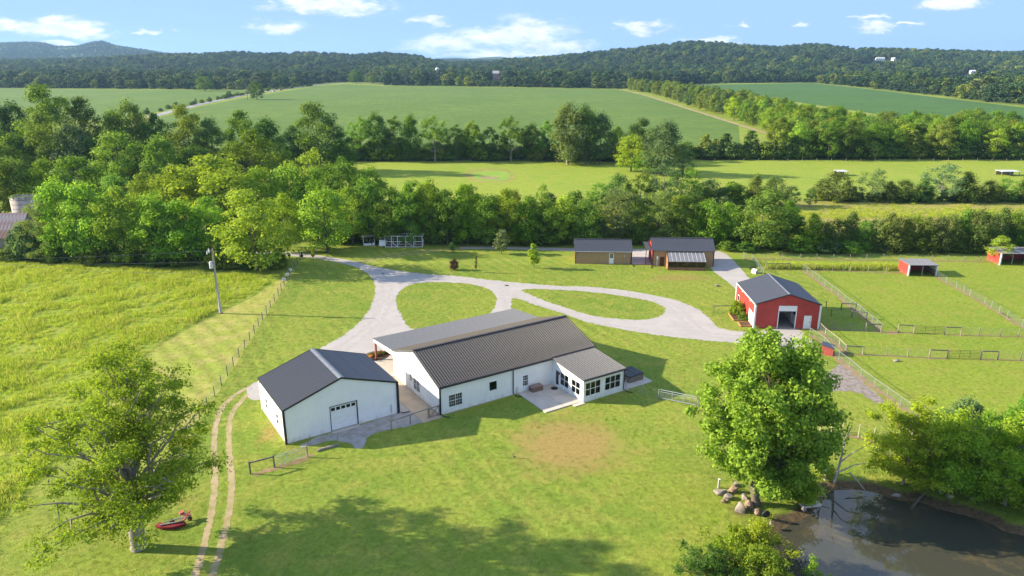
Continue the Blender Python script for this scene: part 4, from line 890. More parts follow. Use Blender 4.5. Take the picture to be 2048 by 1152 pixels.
# sunroom wing
WS = wall(house, (SU, 0), (SU, -SDP), [(0, HE - .1), (SDP, SE)], WHITE, [(.72, 1.32, .06, 2.06), (1.62, 3.14, .62, 2.10), (3.74, 5.24, .62, 2.10)])
window(house, WS, 1.62, 3.14, .62, 2.10, 2, 2); window(house, WS, 3.74, 5.24, .62, 2.10, 2, 2)
b = MB(); WS.box(b, .65, .72, .06, 2.13, .002, .04); WS.box(b, 1.32, 1.39, .06, 2.13, .002, .04); WS.box(b, .72, 1.32, 2.06, 2.13, .002, .04); WS.box(b, .72, 1.32, .06, .3, -.06, -.02)
dr = b.build('door', WTRIM, house); b = MB(); WS.box(b, .72, 1.32, .3, 2.06, -.05, -.03); b.build('pane', DGLASS, dr); b = MB(); WS.box(b, 1.24, 1.30, 1.0, 1.25, -.03, .05); b.build('handle', BLACK, dr)
b = MB(); WS.box(b, 1.40, 1.52, 1.75, 2.0, .003, .12); b.build('wall_lamp', BLACK, house)
WFt = wall(house, (SU, -SDP), (SU + SWD, -SDP), SE, WHITE, [(.30, 2.36, .70, 2.24), (3.06, 5.22, .70, 2.24)])
window(house, WFt, .30, 2.36, .70, 2.24, 3, 2, fr=.10); window(house, WFt, 3.06, 5.22, .70, 2.24, 3, 2, fr=.10)
wall(house, (SU + SWD, -SDP), (SU + SWD, 0), [(0, SE), (SDP, HE - .1)], WHITE)
b = MB(); b.box(SU + .15, SU + SWD - .1, -SDP + .15, 0, .061, .09); b.build('sunroom_floor', FLOORM, house)
for (a, c, mm) in ((.95, 1.18, CURT), (1.55, 2.3, CURT), (3.12, 3.4, CURT), (4.0, 4.5, CURT), (4.75, 5.15, CURT)):
    b = MB(); n_ = 10
    for i in range(n_): WFt.box(b, a + (c - a) * i / n_, a + (c - a) * (i + .8) / n_, .6, 2.3, -.30 - .03 * (i % 2), -.27 - .03 * (i % 2))
    b.build('curtain', mm, house)
for (a, c, mm) in ((1.66, 2.05, CURT), (2.4, 3.1, CURT2), (3.76, 4.2, CURT), (4.5, 5.2, CURT2)):
    b = MB(); WS.box(b, a, c, .6, 2.2, -.30, -.27); b.build('curtain', mm, house)
b = MB(); b.box(.3, HL - .3, 3.0, 3.1, .061, 2.9); b.build('inner_wall', DARKIN, house)
# roofs
oh = .22; sl_ = (HP_ - HE) / (HW / 2)
roof_slope(house, (-oh, -oh, HE - oh * sl_ + .05), (HL + oh, -oh, HE - oh * sl_ + .05), (-oh, HW / 2, HP_ + .05), 23, SLATE, 3, .065, .11)
roof_slope(house, (HL + oh, HW, HR + .05), (-oh, HW, HR + .05), (HL + oh, HW / 2, HP_ + .05), 23, SLATE, 4)
roof_slope(house, (HL + oh, HW + PD, PZ + .05), (-oh, HW + PD, PZ + .05), (HL + oh, HW - .02, HR + .04), 23, mat('porch_metal_roof', (0.098, 0.101, 0.112), 0.42, spec=.5, vary=.05), 4, .030, .05)
roof_slope(house, (SU - .15, -SDP - .2, SE + .02), (SU + SWD + .15, -SDP - .2, SE + .02), (SU - .15, -.1, HE - .02), 7, mat('sunroom_metal_roof', (0.058, 0.062, 0.074), 0.38, spec=.42, vary=.10), 3, .065, .11)
bars(house, 'ridge_cap', SLATE, [((-oh, HW / 2, HP_ + .09), (HL + oh, HW / 2, HP_ + .09))], .34, .06)
bars(house, 'roof_flashing', SLATE, [((SU - .15, -.12, HE + .06), (SU + SWD + .15, -.12, HE + .06))], .16, .1)
RK = [((-oh - .012, -oh, HE - oh * sl_ + .0), (-oh - .012, HW / 2, HP_ + .0)), ((-oh - .012, HW / 2, HP_ + .0), (-oh - .012, HW, HR + .0)), ((HL + oh + .012, -oh, HE - oh * sl_), (HL + oh + .012, HW / 2, HP_))]
bars(house, 'rake_trim', mat('slate_trim', (0.10, 0.10, 0.105), .5), RK, .05, .16)
bars(house, 'gutter', BLACK, [((-oh, -oh - .07, HE - .12), (SU - .2, -oh - .07, HE - .12))], .13, .12)
bars(house, 'gutter', BLACK, [((SU - .15, -SDP - .27, SE - .06), (SU + SWD + .15, -SDP - .27, SE - .06))], .13, .12)
bars(house, 'rake_trim', mat('slate_trim', (0, 0, 0)), [((SU - .17, -SDP - .2, SE - .03), (SU - .17, -.1, HE - .07)), ((SU + SWD + .17, -SDP - .2, SE - .03), (SU + SWD + .17, -.1, HE - .07))], .04, .14)
def downspout(u, v, top, dirv=(0, -1)):
    b = MB(); b.tube([(u, v - .16, top), (u, v - .09, top - .25), (u, v - .09, .25), (u + dirv[0] * .25 + .1, v - .3 + dirv[1] * .3, .08), (u + dirv[0] * .5 + .55, v - .3 + dirv[1] * .7, .06)], .055, 6); b.build('downspout', BLACK, house)
downspout(.02, 0, HE - .15); downspout(9.1, 0, HE - .15); downspout(SU + SWD - .05, -SDP, SE - .1)
bars(house, 'corner_trim', BLACK, [((-.02, -.02, 0.06), (-.02, -.02, HE - .05))], .13)
bars(house, 'corner_trim', WTRIM, [((-.02, HW + .02, 0.06), (-.02, HW + .02, HR))], .11)
# rear porch beams and posts
b = MB(); k = len(b.v); yv = HW + .06
b.v += [(-.10, yv, HR - .02), (-.10, HW + PD - .05, PZ - .02), (-.10, HW + PD - .05, PZ - .45), (-.10, yv, HR - .75), (.02, yv, HR - .02), (.02, HW + PD - .05, PZ - .02), (.02, HW + PD - .05, PZ - .45), (.02, yv, HR - .75)]
b.f += [tuple(k + i for i in q) for q in ((3, 2, 1, 0), (4, 5, 6, 7), (0, 1, 5, 4), (1, 2, 6, 5), (2, 3, 7, 6), (3, 0, 4, 7))]
b.build('porch_gable', WTRIM, house)
bars(house, 'porch_beam', WTRIM, [((0.05, HW + PD - .2, PZ - .25), (HL, HW + PD - .2, PZ - .25))], .2, .35)
for i in range(6):
    b = MB(); q = .05 + i * (HL - .1) / 5; b.box(q - .11, q + .11, HW + PD - .35, HW + PD - .13, .06, PZ - .42); b.build('porch_post', POSTW, house)
bars(house, 'conduit', GALV, [((9.65, -.05, .1), (9.65, -.05, .85))], .05)

# ---- the white garage
GT = R(33.01)
gar = thing('metal_garage', 'white metal garage with dark charcoal gable roof and roll-up door', 'garage', (-22.11, 62.78), GT)
GW, GLn, GE, GP = 11.88, 8.74, 3.70, 5.66
b = MB(); b.box(-.03, GW + .03, -.03, GLn + .03, 0, .07); b.build('floor_slab', CONC, gar)
gdo = (4.60, 7.35, .07, 2.72)
W = wall(gar, (0, 0), (GW, 0), [(0, GE), (GW / 2, GP), (GW, GE)], WHITE, [gdo])
ph = (gdo[3] - gdo[2]) / 4
for i in range(4):
    b = MB(); W.box(b, gdo[0], gdo[1], gdo[2] + i * ph + .008, gdo[2] + (i + 1) * ph - .008, -.11, -.06 - .0)
    for j in range(4): W.box(b, gdo[0] + .02, gdo[1] - .02, gdo[2] + i * ph + .06 + j * ph / 4, gdo[2] + i * ph + .06 + j * ph / 4 + .06, -.0595, -.045)
    o = b.build('door_section', WTRIM, gar)
    if i == 3:
        for q in range(5):
            a = gdo[0] + .10 + q * .535; g = MB(); W.box(g, a, a + .40, gdo[2] + i * ph + .17, gdo[2] + i * ph + .50, -.044, -.036); g.build('pane', DGLASS, o)
b = MB(); W.box(b, gdo[0] - .06, gdo[0], .07, gdo[3] + .06, .002, .045); W.box(b, gdo[1], gdo[1] + .10, .07, gdo[3] + .06, .002, .05); W.box(b, gdo[0], gdo[1], gdo[3], gdo[3] + .06, .002, .045); b.build('door_trim', BLACK, gar)
b = MB(); W.box(b, gdo[0] - .1, gdo[1] + .1, .0, .05, .04, .55); b.build('door_sill', CONC, gar)
WL2 = wall(gar, (0, GLn), (0, 0), GE, WHITE, [(GLn - 6.85, GLn - 6.2, 1.05, 2.2), (GLn - 2.85, GLn - 2.2, 1.05, 2.2)])
window(gar, WL2, GLn - 6.85, GLn - 6.2, 1.05, 2.2, 1, 2); window(gar, WL2, GLn - 2.85, GLn - 2.2, 1.05, 2.2, 1, 2)
wall(gar, (GW, 0), (GW, GLn), GE, WHITE); wall(gar, (GW, GLn), (0, GLn), [(0, GE), (GW / 2, GP), (GW, GE)], WHITE)
oh = .12; sg = (GP - GE) / (GW / 2)
roof_slope(gar, (-oh, GLn + oh, GE - oh * sg + .05), (-oh, -oh, GE - oh * sg + .05), (GW / 2, GLn + oh, GP + .05), 10, CHAR, 4, .028, .05)
roof_slope(gar, (GW + oh, -oh, GE - oh * sg + .05), (GW + oh, GLn + oh, GE - oh * sg + .05), (GW / 2, -oh, GP + .05), 10, CHAR, 4, .012, .05)
b = MB(); RM = mat('galvanised_ridge', (0.24, 0.25, 0.27), .35, metal=.3)
for sgn in (-1, 1): b.quad((GW / 2, -oh - .02, GP + .115), (GW / 2, GLn + oh + .02, GP + .115), (GW / 2 + sgn * .3, GLn + oh + .02, GP + .115 - .3 * sg), (GW / 2 + sgn * .3, -oh - .02, GP + .115 - .3 * sg))
b.build('ridge_cap', RM, gar)
bars(gar, 'rake_trim', BLACK, [((-oh, -oh - .01, GE - .06), (GW / 2, -oh - .01, GP + .0)), ((GW / 2, -oh - .01, GP), (GW + oh, -oh - .01, GE - .06)), ((-oh, GLn + oh + .01, GE - .06), (GW / 2, GLn + oh + .01, GP)), ((GW / 2, GLn + oh + .01, GP), (GW + oh, GLn + oh + .01, GE - .06))], .04, .17)
bars(gar, 'eave_trim', BLACK, [((-oh - .015, -oh, GE - .06), (-oh - .015, GLn + oh, GE - .06)), ((GW + oh + .015, -oh, GE - .06), (GW + oh + .015, GLn + oh, GE - .06))], .04, .12)
for (q, v_) in ((-.02, -.02), (GW + .02, -.02)): bars(gar, 'corner_trim', BLACK, [((q, v_, .02), (q, v_, GE - .08))], .2)
bars(gar, 'corner_trim', WTRIM, [((-.02, GLn + .02, .02), (-.02, GLn + .02, GE - .08))], .14)
b = MB(); b.tube([(GW + .12, -.10, GE - .2), (GW + .12, -.10, .2), (GW + .5, -.35, .08), (GW + 1.2, -.35, .06)], .06, 6); b.build('downspout', BLACK, gar)
bars(gar, 'conduit', GALV, [((GW - .75, -.05, .4), (GW - .75, -.05, 1.3)), ((2.3, -.05, 0.02), (2.3, -.05, .3))], .05)

# ---- concrete around the house
def slab_box(name, parent_rot, origin, x0, x1, y0, y1, h, m):
    b = MB(); b.box(x0, x1, y0, y1, 0, h); o = struct(b.build(name, m)); o.location = (origin[0], origin[1], 0); o.rotation_euler = (0, 0, parent_rot); return o
H0 = (-7.58, 68.80)
for (a, c, e, f) in ((9.70, 12.15, -2.9, -.06), (12.17, 14.50, -2.9, -.06), (9.70, 12.15, -5.60, -2.92), (12.17, 14.50, -5.60, -2.92)): slab_box('patio_slab', TH, H0, a, c, e, f, .10, CONC)
slab_box('patio_apron', TH, H0, 13.2, 14.6, -6.15, -5.62, .07, CONC)
slab_box('hot_tub_slab', TH, H0, 20.42, 24.8, -5.9, -1.4, .09, CONC)
slab_box('side_walk', TH, H0, -2.3, -.07, -.6, 11.8, .05, mat('tan_concrete', (0.42, 0.335, 0.25), .9, vscale=.8, col2=(.35, .28, .21)))
slab_box('side_walk', TH, H0, -4.6, -2.32, -.4, 8.6, .035, DCONC)
slab_box('side_walk', TH, H0, -4.6, -.07, 11.85, 18.2, .045, CONC)

# ---- the red barn
BT = R(-2.41)
barn = thing('red_barn', 'red metal barn with charcoal roof, white trim and open doorway', 'barn', (33.91, 94.79), BT)
BW, BL, BE, BP = 8.85, 9.91, 3.62, 5.06
do = (3.28, 5.58, .0, 3.02); md = (6.85, 7.76, .05, 1.92)
W = wall(barn, (0, 0), (BW, 0), [(0, BE), (BW / 2, BP), (BW, BE)], RED, [do, md])
b = MB(); W.box(b, do[0] - .11, do[0], 0, do[3] + .36, .002, .05); W.box(b, do[1], do[1] + .11, 0, do[3] + .36, .002, .05); W.box(b, do[0], do[1], do[3] + .28, do[3] + .36, .002, .05); b.build('door_trim', WTRIM, barn)
b = MB(); W.box(b, do[0], do[1], do[3] - .42, do[3] + .28, .003, .03); b.build('rolled_door', WTRIM, barn)
b = MB(); W.box(b, do[0] + 1.1, do[0] + 1.35, do[3] + .28, do[3] + .42, .051, .25); b.build('barn_lamp', WTRIM, barn)
b = MB(); W.box(b, md[0], md[1], md[2], md[3], -.06, -.01); W.box(b, md[0] - .06, md[0], 0, md[3] + .06, .002, .04); W.box(b, md[1], md[1] + .06, 0, md[3] + .06, .002, .04); W.box(b, md[0], md[1], md[3], md[3] + .06, .002, .04); dr = b.build('door', WTRIM, barn)
b = MB(); W.box(b, md[1] - .14, md[1] - .06, .95, 1.05, -.01, .06); b.build('handle', BLACK, dr)
sd_ = (BL - 2.75, BL - 1.75, .05, 2.0); WB = wall(barn, (0, BL), (0, 0), BE, RED, [(BL - 9.0, BL - 8.2, 1.2, 2.0), sd_])
window(barn, WB, BL - 9.0, BL - 8.2, 1.2, 2.0, 1, 1)
b = MB(); WB.box(b, sd_[0], sd_[1], sd_[2], sd_[3], -.06, .02); WB.box(b, sd_[0] - .08, sd_[0], 0, sd_[3] + .08, .002, .05); WB.box(b, sd_[1], sd_[1] + .08, 0, sd_[3] + .08, .002, .05); dr = b.build('door', WTRIM, barn); b = MB(); WB.box(b, sd_[1] + .3, sd_[1] + 1.15, .1, 2.0, .03, .09); b.build('shutter', WTRIM, dr)
b = MB()
for q in (2.2, 6.4): WB.box(b, BL - q - .1, BL - q + .1, BE - .35, BE - .2, .002, .25)
b.build('side_lamp', WTRIM, barn)
wall(barn, (BW, 0), (BW, BL), BE, RED); wall(barn, (BW, BL), (0, BL), [(0, BE), (BW / 2, BP), (BW, BE)], RED, [(3.3, 5.5, 0, 2.6)])
oh = .14; sb = (BP - BE) / (BW / 2)
roof_slope(barn, (-oh, BL + oh, BE - oh * sb + .05), (-oh, -oh, BE - oh * sb + .05), (BW / 2, BL + oh, BP + .05), 11, CHAR, 4, .012, .05)
roof_slope(barn, (BW + oh, -oh, BE - oh * sb + .05), (BW + oh, BL + oh, BE - oh * sb + .05), (BW / 2, -oh, BP + .05), 11, CHAR, 4, .012, .05)
b = MB()
for sgn in (-1, 1): b.quad((BW / 2, -oh - .02, BP + .10), (BW / 2, BL + oh + .02, BP + .10), (BW / 2 + sgn * .16, BL + oh + .02, BP + .10 - .16 * sb), (BW / 2 + sgn * .16, -oh - .02, BP + .10 - .16 * sb))
b.build('ridge_cap', RM, barn)
bars(barn, 'rake_trim', BLACK, [((-oh, -oh - .01, BE - .03), (BW / 2, -oh - .01, BP + .02)), ((BW / 2, -oh - .01, BP + .02), (BW + oh, -oh - .01, BE - .03))], .04, .13)
bars(barn, 'eave_trim', WTRIM, [((-oh - .015, -oh, BE - .08), (-oh - .015, BL + oh, BE - .08))], .04, .14)
for (q, v_) in ((-.02, -.02), (BW + .02, -.02), (-.02, BL + .02)): bars(barn, 'corner_trim', WTRIM, [((q, v_, .0), (q, v_, BE - .08))], .24)
b = MB(); b.box(.05, BW - .05, .05, BL - .05, 0, .03); b.build('floor', mat('barn_floor', (.42, .36, .29), .95), barn)
for i in range(6):
    b = MB(); y_ = 1.2 + i * 1.45; b.box(5.95, 6.02, y_, y_ + 1.15, .1, 1.55); b.box(5.94, 6.03, y_ + 1.15, y_ + 1.28, .03, 2.5); b.build('stall_panel', WTRIM, barn)

# ---- the two brown sheds
def board_shed(t, w_, d_, e_, p_, n, gableL=CEDARW, openings=()):
    W = wall(t, (0, 0), (w_, 0), e_, CEDARW, openings, ribs=.305, rib_h=.014, rib_w=.05)
    wall(t, (0, d_), (0, 0), [(0, e_), (d_ / 2, p_), (d_, e_)], gableL, ribs=.305, rib_h=.014, rib_w=.05); wall(t, (w_, 0), (w_, d_), [(0, e_), (d_ / 2, p_), (d_, e_)], CEDARW, ribs=.305); wall(t, (w_, d_), (0, d_), e_, CEDARW, ribs=0)
    oh = .25; sg = (p_ - e_) / (d_ / 2)
    roof_slope(t, (-oh, -oh, e_ - oh * sg + .04), (w_ + oh, -oh, e_ - oh * sg + .04), (-oh, d_ / 2, p_ + .04), n, CHAR, 4, .02, .045); roof_slope(t, (w_ + oh, d_ + oh, e_ - oh * sg + .04), (-oh, d_ + oh, e_ - oh * sg + .04), (w_ + oh, d_ / 2, p_ + .04), n, CHAR, 4, .02, .045)
    bars(t, 'ridge_cap', CHAR, [((-oh, d_ / 2, p_ + .07), (w_ + oh, d_ / 2, p_ + .07))], .25, .05)
    for q in (-.02, w_ + .02): bars(t, 'corner_trim', BLACK, [((q, -.02, 0), (q, -.02, e_ - .05))], .13)
    return W
s1 = thing('board_shed', 'brown board shed with charcoal roof and white half-glazed door', 'shed', tuple(G(1151, 527))[:2], R(-2.6))
d1 = (6.15, 6.98, .05, 2.0); W = board_shed(s1, 10.15, 5.2, 2.45, 4.0, 11, openings=[d1]); bars(s1, 'eave_trim', WTRIM, [((-.25, -.27, 2.36), (10.4, -.27, 2.36))], .03, .06)
b = MB(); W.box(b, *d1[:2], *d1[2:], -.05, .02); dr = b.build('door', WTRIM, s1)
for i in range(2):
    for j in range(3): b = MB(); W.box(b, 6.28 + i * .30, 6.55 + i * .30, 1.15 + j * .26, 1.38 + j * .26, .021, .026); b.build('pane', DGLASS, dr)
b = MB(); W.box(b, 8.75, 9.05, 1.35, 1.75, .02, .2); W.box(b, 8.85, 8.91, 0, 1.35, .05, .1); W.box(b, 8.98, 9.02, 0, 1.35, .05, .1); b.build('meter_box', GALV, s1)
b = MB(); b.tube([(10.25, -.12, 2.3), (10.22, -.12, .3), (10.4, -.7, .06), (10.5, -1.9, .05)], .07, 6); b.build('downspout', BLACK, s1)
s2 = thing('workshop_shed', 'larger brown board shed with red gable end and lean-to greenhouse', 'shed', tuple(G(1305, 532))[:2], R(-2.6))
W = board_shed(s2, 10.9, 5.6, 3.05, 4.62, 12, gableL=RED)
b = MB(); W.box(b, .62, .92, 1.35, 1.9, .02, .22); W.box(b, .66, .72, 0, 1.35, .05, .1); W.box(b, .82, .87, 0, 1.35, .05, .1); b.build('meter_box', WTRIM, s2)
b = MB(); W.box(b, 1.25, 2.05, .05, 1.75, .02, .05); b.build('door', mat('dark_wood_door', (.07, .04, .025), .7), s2)
GX0, GX1, GD = 2.35, 9.0, 2.6; GM = mat('greenhouse_frame', (.16, .09, .05), .7)
for i in range(9):
    q0 = GX0 + .12 + i * (GX1 - GX0 - .1) / 9
    b = MB(); b.quad((q0, -GD - .1, 1.62), (q0 + .62, -GD - .1, 1.62), (q0 + .62, -.02, 2.75), (q0, -.02, 2.75)); b.quad((q0, -GD - .1, 1.6), (q0, -.02, 2.73), (q0 + .62, -.02, 2.73), (q0 + .62, -GD - .1, 1.6)); b.build('roof_sheet', mat('clear_roof_sheet', (.20, .20, .21), .3, spec=.6), s2)
    b = MB(); b.quad((q0 + .62, -GD - .1, 1.64), (q0 + .735, -GD - .1, 1.64), (q0 + .735, -.02, 2.77), (q0 + .62, -.02, 2.77)); b.build('roof_batten', mat('weathered_batten', (.50, .48, .46), .7), s2)
b = MB()
for i in range(5): q = GX0 + i * (GX1 - GX0) / 4; b.box(q - .05, q + .05, -GD - .03, -GD + .06, 0, 1.6)
b.box(GX0 - .1, GX1 + .1, -GD - .12, -GD + .02, 1.5, 1.6); b.box(GX0, GX1, -GD - .02, -GD + .05, .52, .60); b.box(GX0 - .05, GX0 + .05, -GD, -.02, 1.1, 1.18); b.build('greenhouse_frame', GM, s2)
for i in range(22):
    b = MB(); q = GX0 + i * (GX1 - GX0) / 22; b.box(q + .01, q + (GX1 - GX0) / 22 - .012, -GD - .06, -GD - .03, .02, .50 + .02 * (i % 2)); b.build('board', mat('cedar_board', (.33, .16, .08), .75, vscale=1.5, col2=(.24, .12, .065)), s2)
for i in range(4):
    b = MB(); q = GX0 + i * (GX1 - GX0) / 4 + .05; b.quad((q, -GD, .6), (q + (GX1 - GX0) / 4 - .1, -GD, .6), (q + (GX1 - GX0) / 4 - .1, -GD, 1.5), (q, -GD, 1.5)); b.build('pane', GLASS, s2)
for q in (GX0, GX1): b = MB(); b.quad((q, -GD, .02), (q, -.02, .02), (q, -.02, 2.7), (q, -GD, 1.6)); b.build('side_panel', mat('cedar_board', (0, 0, 0)) if q == GX0 else GLASS, s2)
b = MB(); b.box(GX0 + .2, GX1 - .2, -GD + .5, -.6, .1, .8); b.build('planting_bench', mat('bench_plants', (.10, .15, .03), .9, vscale=3, col2=(.22, .16, .09)), s2)
b = MB(); b.tube([(-.12, -.12, 2.95), (-.1, -.12, .3), (-.25, -.6, .06), (-.35, -1.4, .05)], .07, 6); b.build('downspout', BLACK, s2)
b = MB(); b.box(-1.15, -1.05, 1.2, 1.3, 0, 3.1); b.build('lean_post', BLACK, s2)
b = MB(); b.prism([(-1.2, 3.05), (-.26, 3.05), (-.26, 3.12), (-1.2, 3.12)], -.2, 5.8); b.build('side_canopy', CHAR, s2)

# ---- red run-in shelters
def shelter(label, base, w_, d_, hf, hb, rz=0, posts=1):
    t = thing('run_in_shelter', label, 'shelter', base, rz)
    wall(t, (0, d_), (0, 0), [(0, hb), (d_, hf)], RED, ribs=.3); wall(t, (w_, 0), (w_, d_), [(0, hf), (d_, hb)], RED, ribs=.3); wall(t, (w_, d_), (0, d_), hb, RED, ribs=0)
    roof_slope(t, (-.2, -.3, hf + .04), (w_ + .2, -.3, hf + .04), (-.2, d_ + .15, hb + .04), 6, mat('weathered_roof', (.20, .20, .21), .5), 3, .02, .05)
    bars(t, 'corner_trim', WTRIM, [((0, -.03, 0), (0, -.03, hf)), ((w_, -.03, 0), (w_, -.03, hf))], .22)
    for i in range(posts): b = MB(); q = w_ * (i + 1) / (posts + 1); b.box(q - .06, q + .06, .05, .17, 0, hf); b.build('post', mat('grey_timber', (.30, .26, .22), .9, vscale=4), t)
    for i in range(4):
        b = MB(); b.box(w_ - .10, w_ - .04, .15, d_ - .1, .35 + i * .38, .35 + i * .38 + .3); b.build('kick_board', WTRIM if i > 1 else mat('grey_timber', (0, 0, 0)), t)
    return t
g = G(1816, 552); shelter('small red run-in shelter with open front between two paddocks', (g.x, g.y), 4.75, 3.6, 2.0, 2.1, R(-1), 1)
g = G(1999, 530); shelter('red run-in shelter at the right edge under a young tree', (g.x, g.y), 6.5, 4.0, 2.2, 2.35, R(-2), 2)

# ---- hen run, coop and hutch
g = G(771, 494.5); run = thing('hen_run', 'white-framed wire hen run with a pale nest box at its left end', 'hen run', (g.x, g.y), R(0))
g2 = G(845, 494.5); RW = g2.x - g.x; RH = HGT(771, 494.5, 472); b = MB()
for q in (0, .17, .335, .55, .77, 1.0):
    for yv in (0, 2.2): b.box(q * RW - .055, q * RW + .055, yv - .05, yv + .05, 0, RH)
b.build('upright', WTRIM, run); b = MB()
for yv in (0, 2.2):
    for z_ in (.08, RH * .5, RH - .03): b.bar((0, yv, z_), (RW, yv, z_), .09)
for q in (0, 1): 
    for z_ in (.08, RH * .5, RH - .03): b.bar((q * RW, 0, z_), (q * RW, 2.2, z_), .09)
b.build('rail', WTRIM, run); bars(run, 'brace', WTRIM, [((.17 * RW, 0, RH * .5), (.32 * RW, 0, .1)), ((.55 * RW, 0, RH * .5), (.75 * RW, 0, .1))], .08)
b = MB(); b.box(.1, RW - .1, .1, 2.1, 0.005, .02); b.build('litter', SOIL, run)
b = MB()
for i in range(int(RW / .22)): b.bar((i * .22, 0, .1), (i * .22, 0, RH), .006)
for i in range(9): b.bar((0, 0, .1 + i * .24), (RW, 0, .1 + i * .24), .006)
b.build('wire_mesh', GALV, run)
b = MB(); b.box(-1.25, -.08, .1, 2.0, .25, 1.55); b.box(-1.3, -.05, -.25, .1, .3, .62); b.build('nest_box', WTRIM, run); b = MB(); b.prism([(-1.35, 1.56), (-.05, 1.56), (-.05, 1.62), (-1.35, 1.62)], -.1, 2.1); b.box(-1.3, -.1, .12, 2.0, 1.62, 2.2); b.build('coop_roof', CHAR, run)
g = G(727, 492); co = thing('open_coop', 'small dark lean-to coop with pale slanted roof beside the hen run', 'coop', (g.x, g.y), R(8))
b = MB(); b.box(0, 2.3, .8, 2.4, .15, 1.5); b.build('wall', BLACK, co); b = MB()
for q in ((.05, .05), (2.25, .05), (.05, 2.3), (2.25, 2.3)): b.box(q[0] - .05, q[0] + .05, q[1] - .05, q[1] + .05, 0, 1.7 if q[1] > 1 else 1.9)
b.build('post', WTRIM, co); b = MB(); b.prism([(-.3, 1.85), (2.6, 2.05), (2.6, 2.1), (-.3, 1.9)], -.3, 2.6); b.build('roof', mat('pale_roof', (.42, .45, .46), .5), co); b = MB(); b.box(0, 1.6, 0, .1, .05, .5); b.box(1.75, 2.15, -.05, .3, .05, .55); b.build('kickboard', WTRIM, co)
g = G(908, 487); hu = thing('hutch', 'small weathered grey hutch standing alone by the thicket', 'hutch', (g.x, g.y), R(4)); GT_ = mat('grey_timber', (0, 0, 0))
for i in range(6): b = MB(); b.box(i * .2, i * .2 + .19, 0, 1.0, .3, 1.45 + .05 * math.sin(i)); b.build('plank', GT_, hu)
b = MB(); b.box(1.22, 1.6, .1, .9, .3, .95); b.build('side_box', GT_, hu); b = MB(); b.box(1.4, 1.55, -.1, .02, 0, .22); b.build('feed_tin', WTRIM, hu); b = MB()
for q in (.05, 1.5): b.box(q - .04, q + .04, .05, .13, 0, .3); b.box(q - .04, q + .04, .85, .93, 0, .3)
b.build('leg', GT_, hu)

# ---- old silo and rusty barn at the left edge
g = G(62, 470); RS = mat('silo_concrete', (.42, .37, .33), .9, vscale=1.2, col2=(.30, .27, .25), stretch=(1, 1, .3)); sh_ = HGT(62, 470, 392)
si = thing('old_silo', 'roofless grey concrete silo topped with vine beside the rusty barn', 'silo', (g.x, g.y)); b = MB(); b.lathe([(2.5, 0), (2.5, sh_), (2.3, sh_), (2.3, 1)], 28); b.build('shell', RS, si, True)
for i in range(9): b = MB(); b.lathe([(2.51, .6 + i * sh_ / 9.3), (2.535, .62 + i * sh_ / 9.3), (2.535, .66 + i * sh_ / 9.3), (2.51, .68 + i * sh_ / 9.3)], 28); b.build('hoop', mat('rusty_hoop', (.16, .10, .07), .8), si)
rng = np.random.default_rng(8); th = rng.uniform(0, 6.28, 46); cen_ = np.column_stack([2.45 * np.cos(th), 2.45 * np.sin(th), sh_ + rng.uniform(-.15, .15, 46)]); V, Q = leaves(rng, cen_, np.full((46, 3), .28), 34, .09); o = obj('vine', np_mesh('vine', V, Q, LEAF), si); o.color = (*GREEN['mid'], 1)
g = G(-40, 500); RU = mat('rusty_roof', (.33, .15, .09), .75, spec=.3, vscale=.9, col2=(.55, .50, .48), stretch=(1.6, .35, .35))
rb = thing('rusty_barn', 'old barn with rust-streaked tin roof at the left edge', 'barn', (g.x, g.y), R(6)); bw_ = G(36, 500).x - g.x
wall(rb, (0, 0), (bw_, 0), 2.6, mat('grey_timber', (0, 0, 0)), ribs=.4); wall(rb, (bw_, 0), (bw_, 9), [(0, 2.6), (4.5, 6.4), (9, 2.6)], mat('grey_timber', (0, 0, 0)), ribs=.4); wall(rb, (0, 9), (0, 0), [(0, 2.6), (4.5, 6.4), (9, 2.6)], mat('grey_timber', (0, 0, 0)), ribs=.4)
roof_slope(rb, (-.3, -.4, 2.3), (bw_ + .3, -.4, 2.3), (-.3, 4.5, 6.45), 12, RU, 3, .03, .06); roof_slope(rb, (bw_ + .3, 9.4, 2.3), (-.3, 9.4, 2.3), (bw_ + .3, 4.5, 6.45), 12, RU, 3, .03, .06)

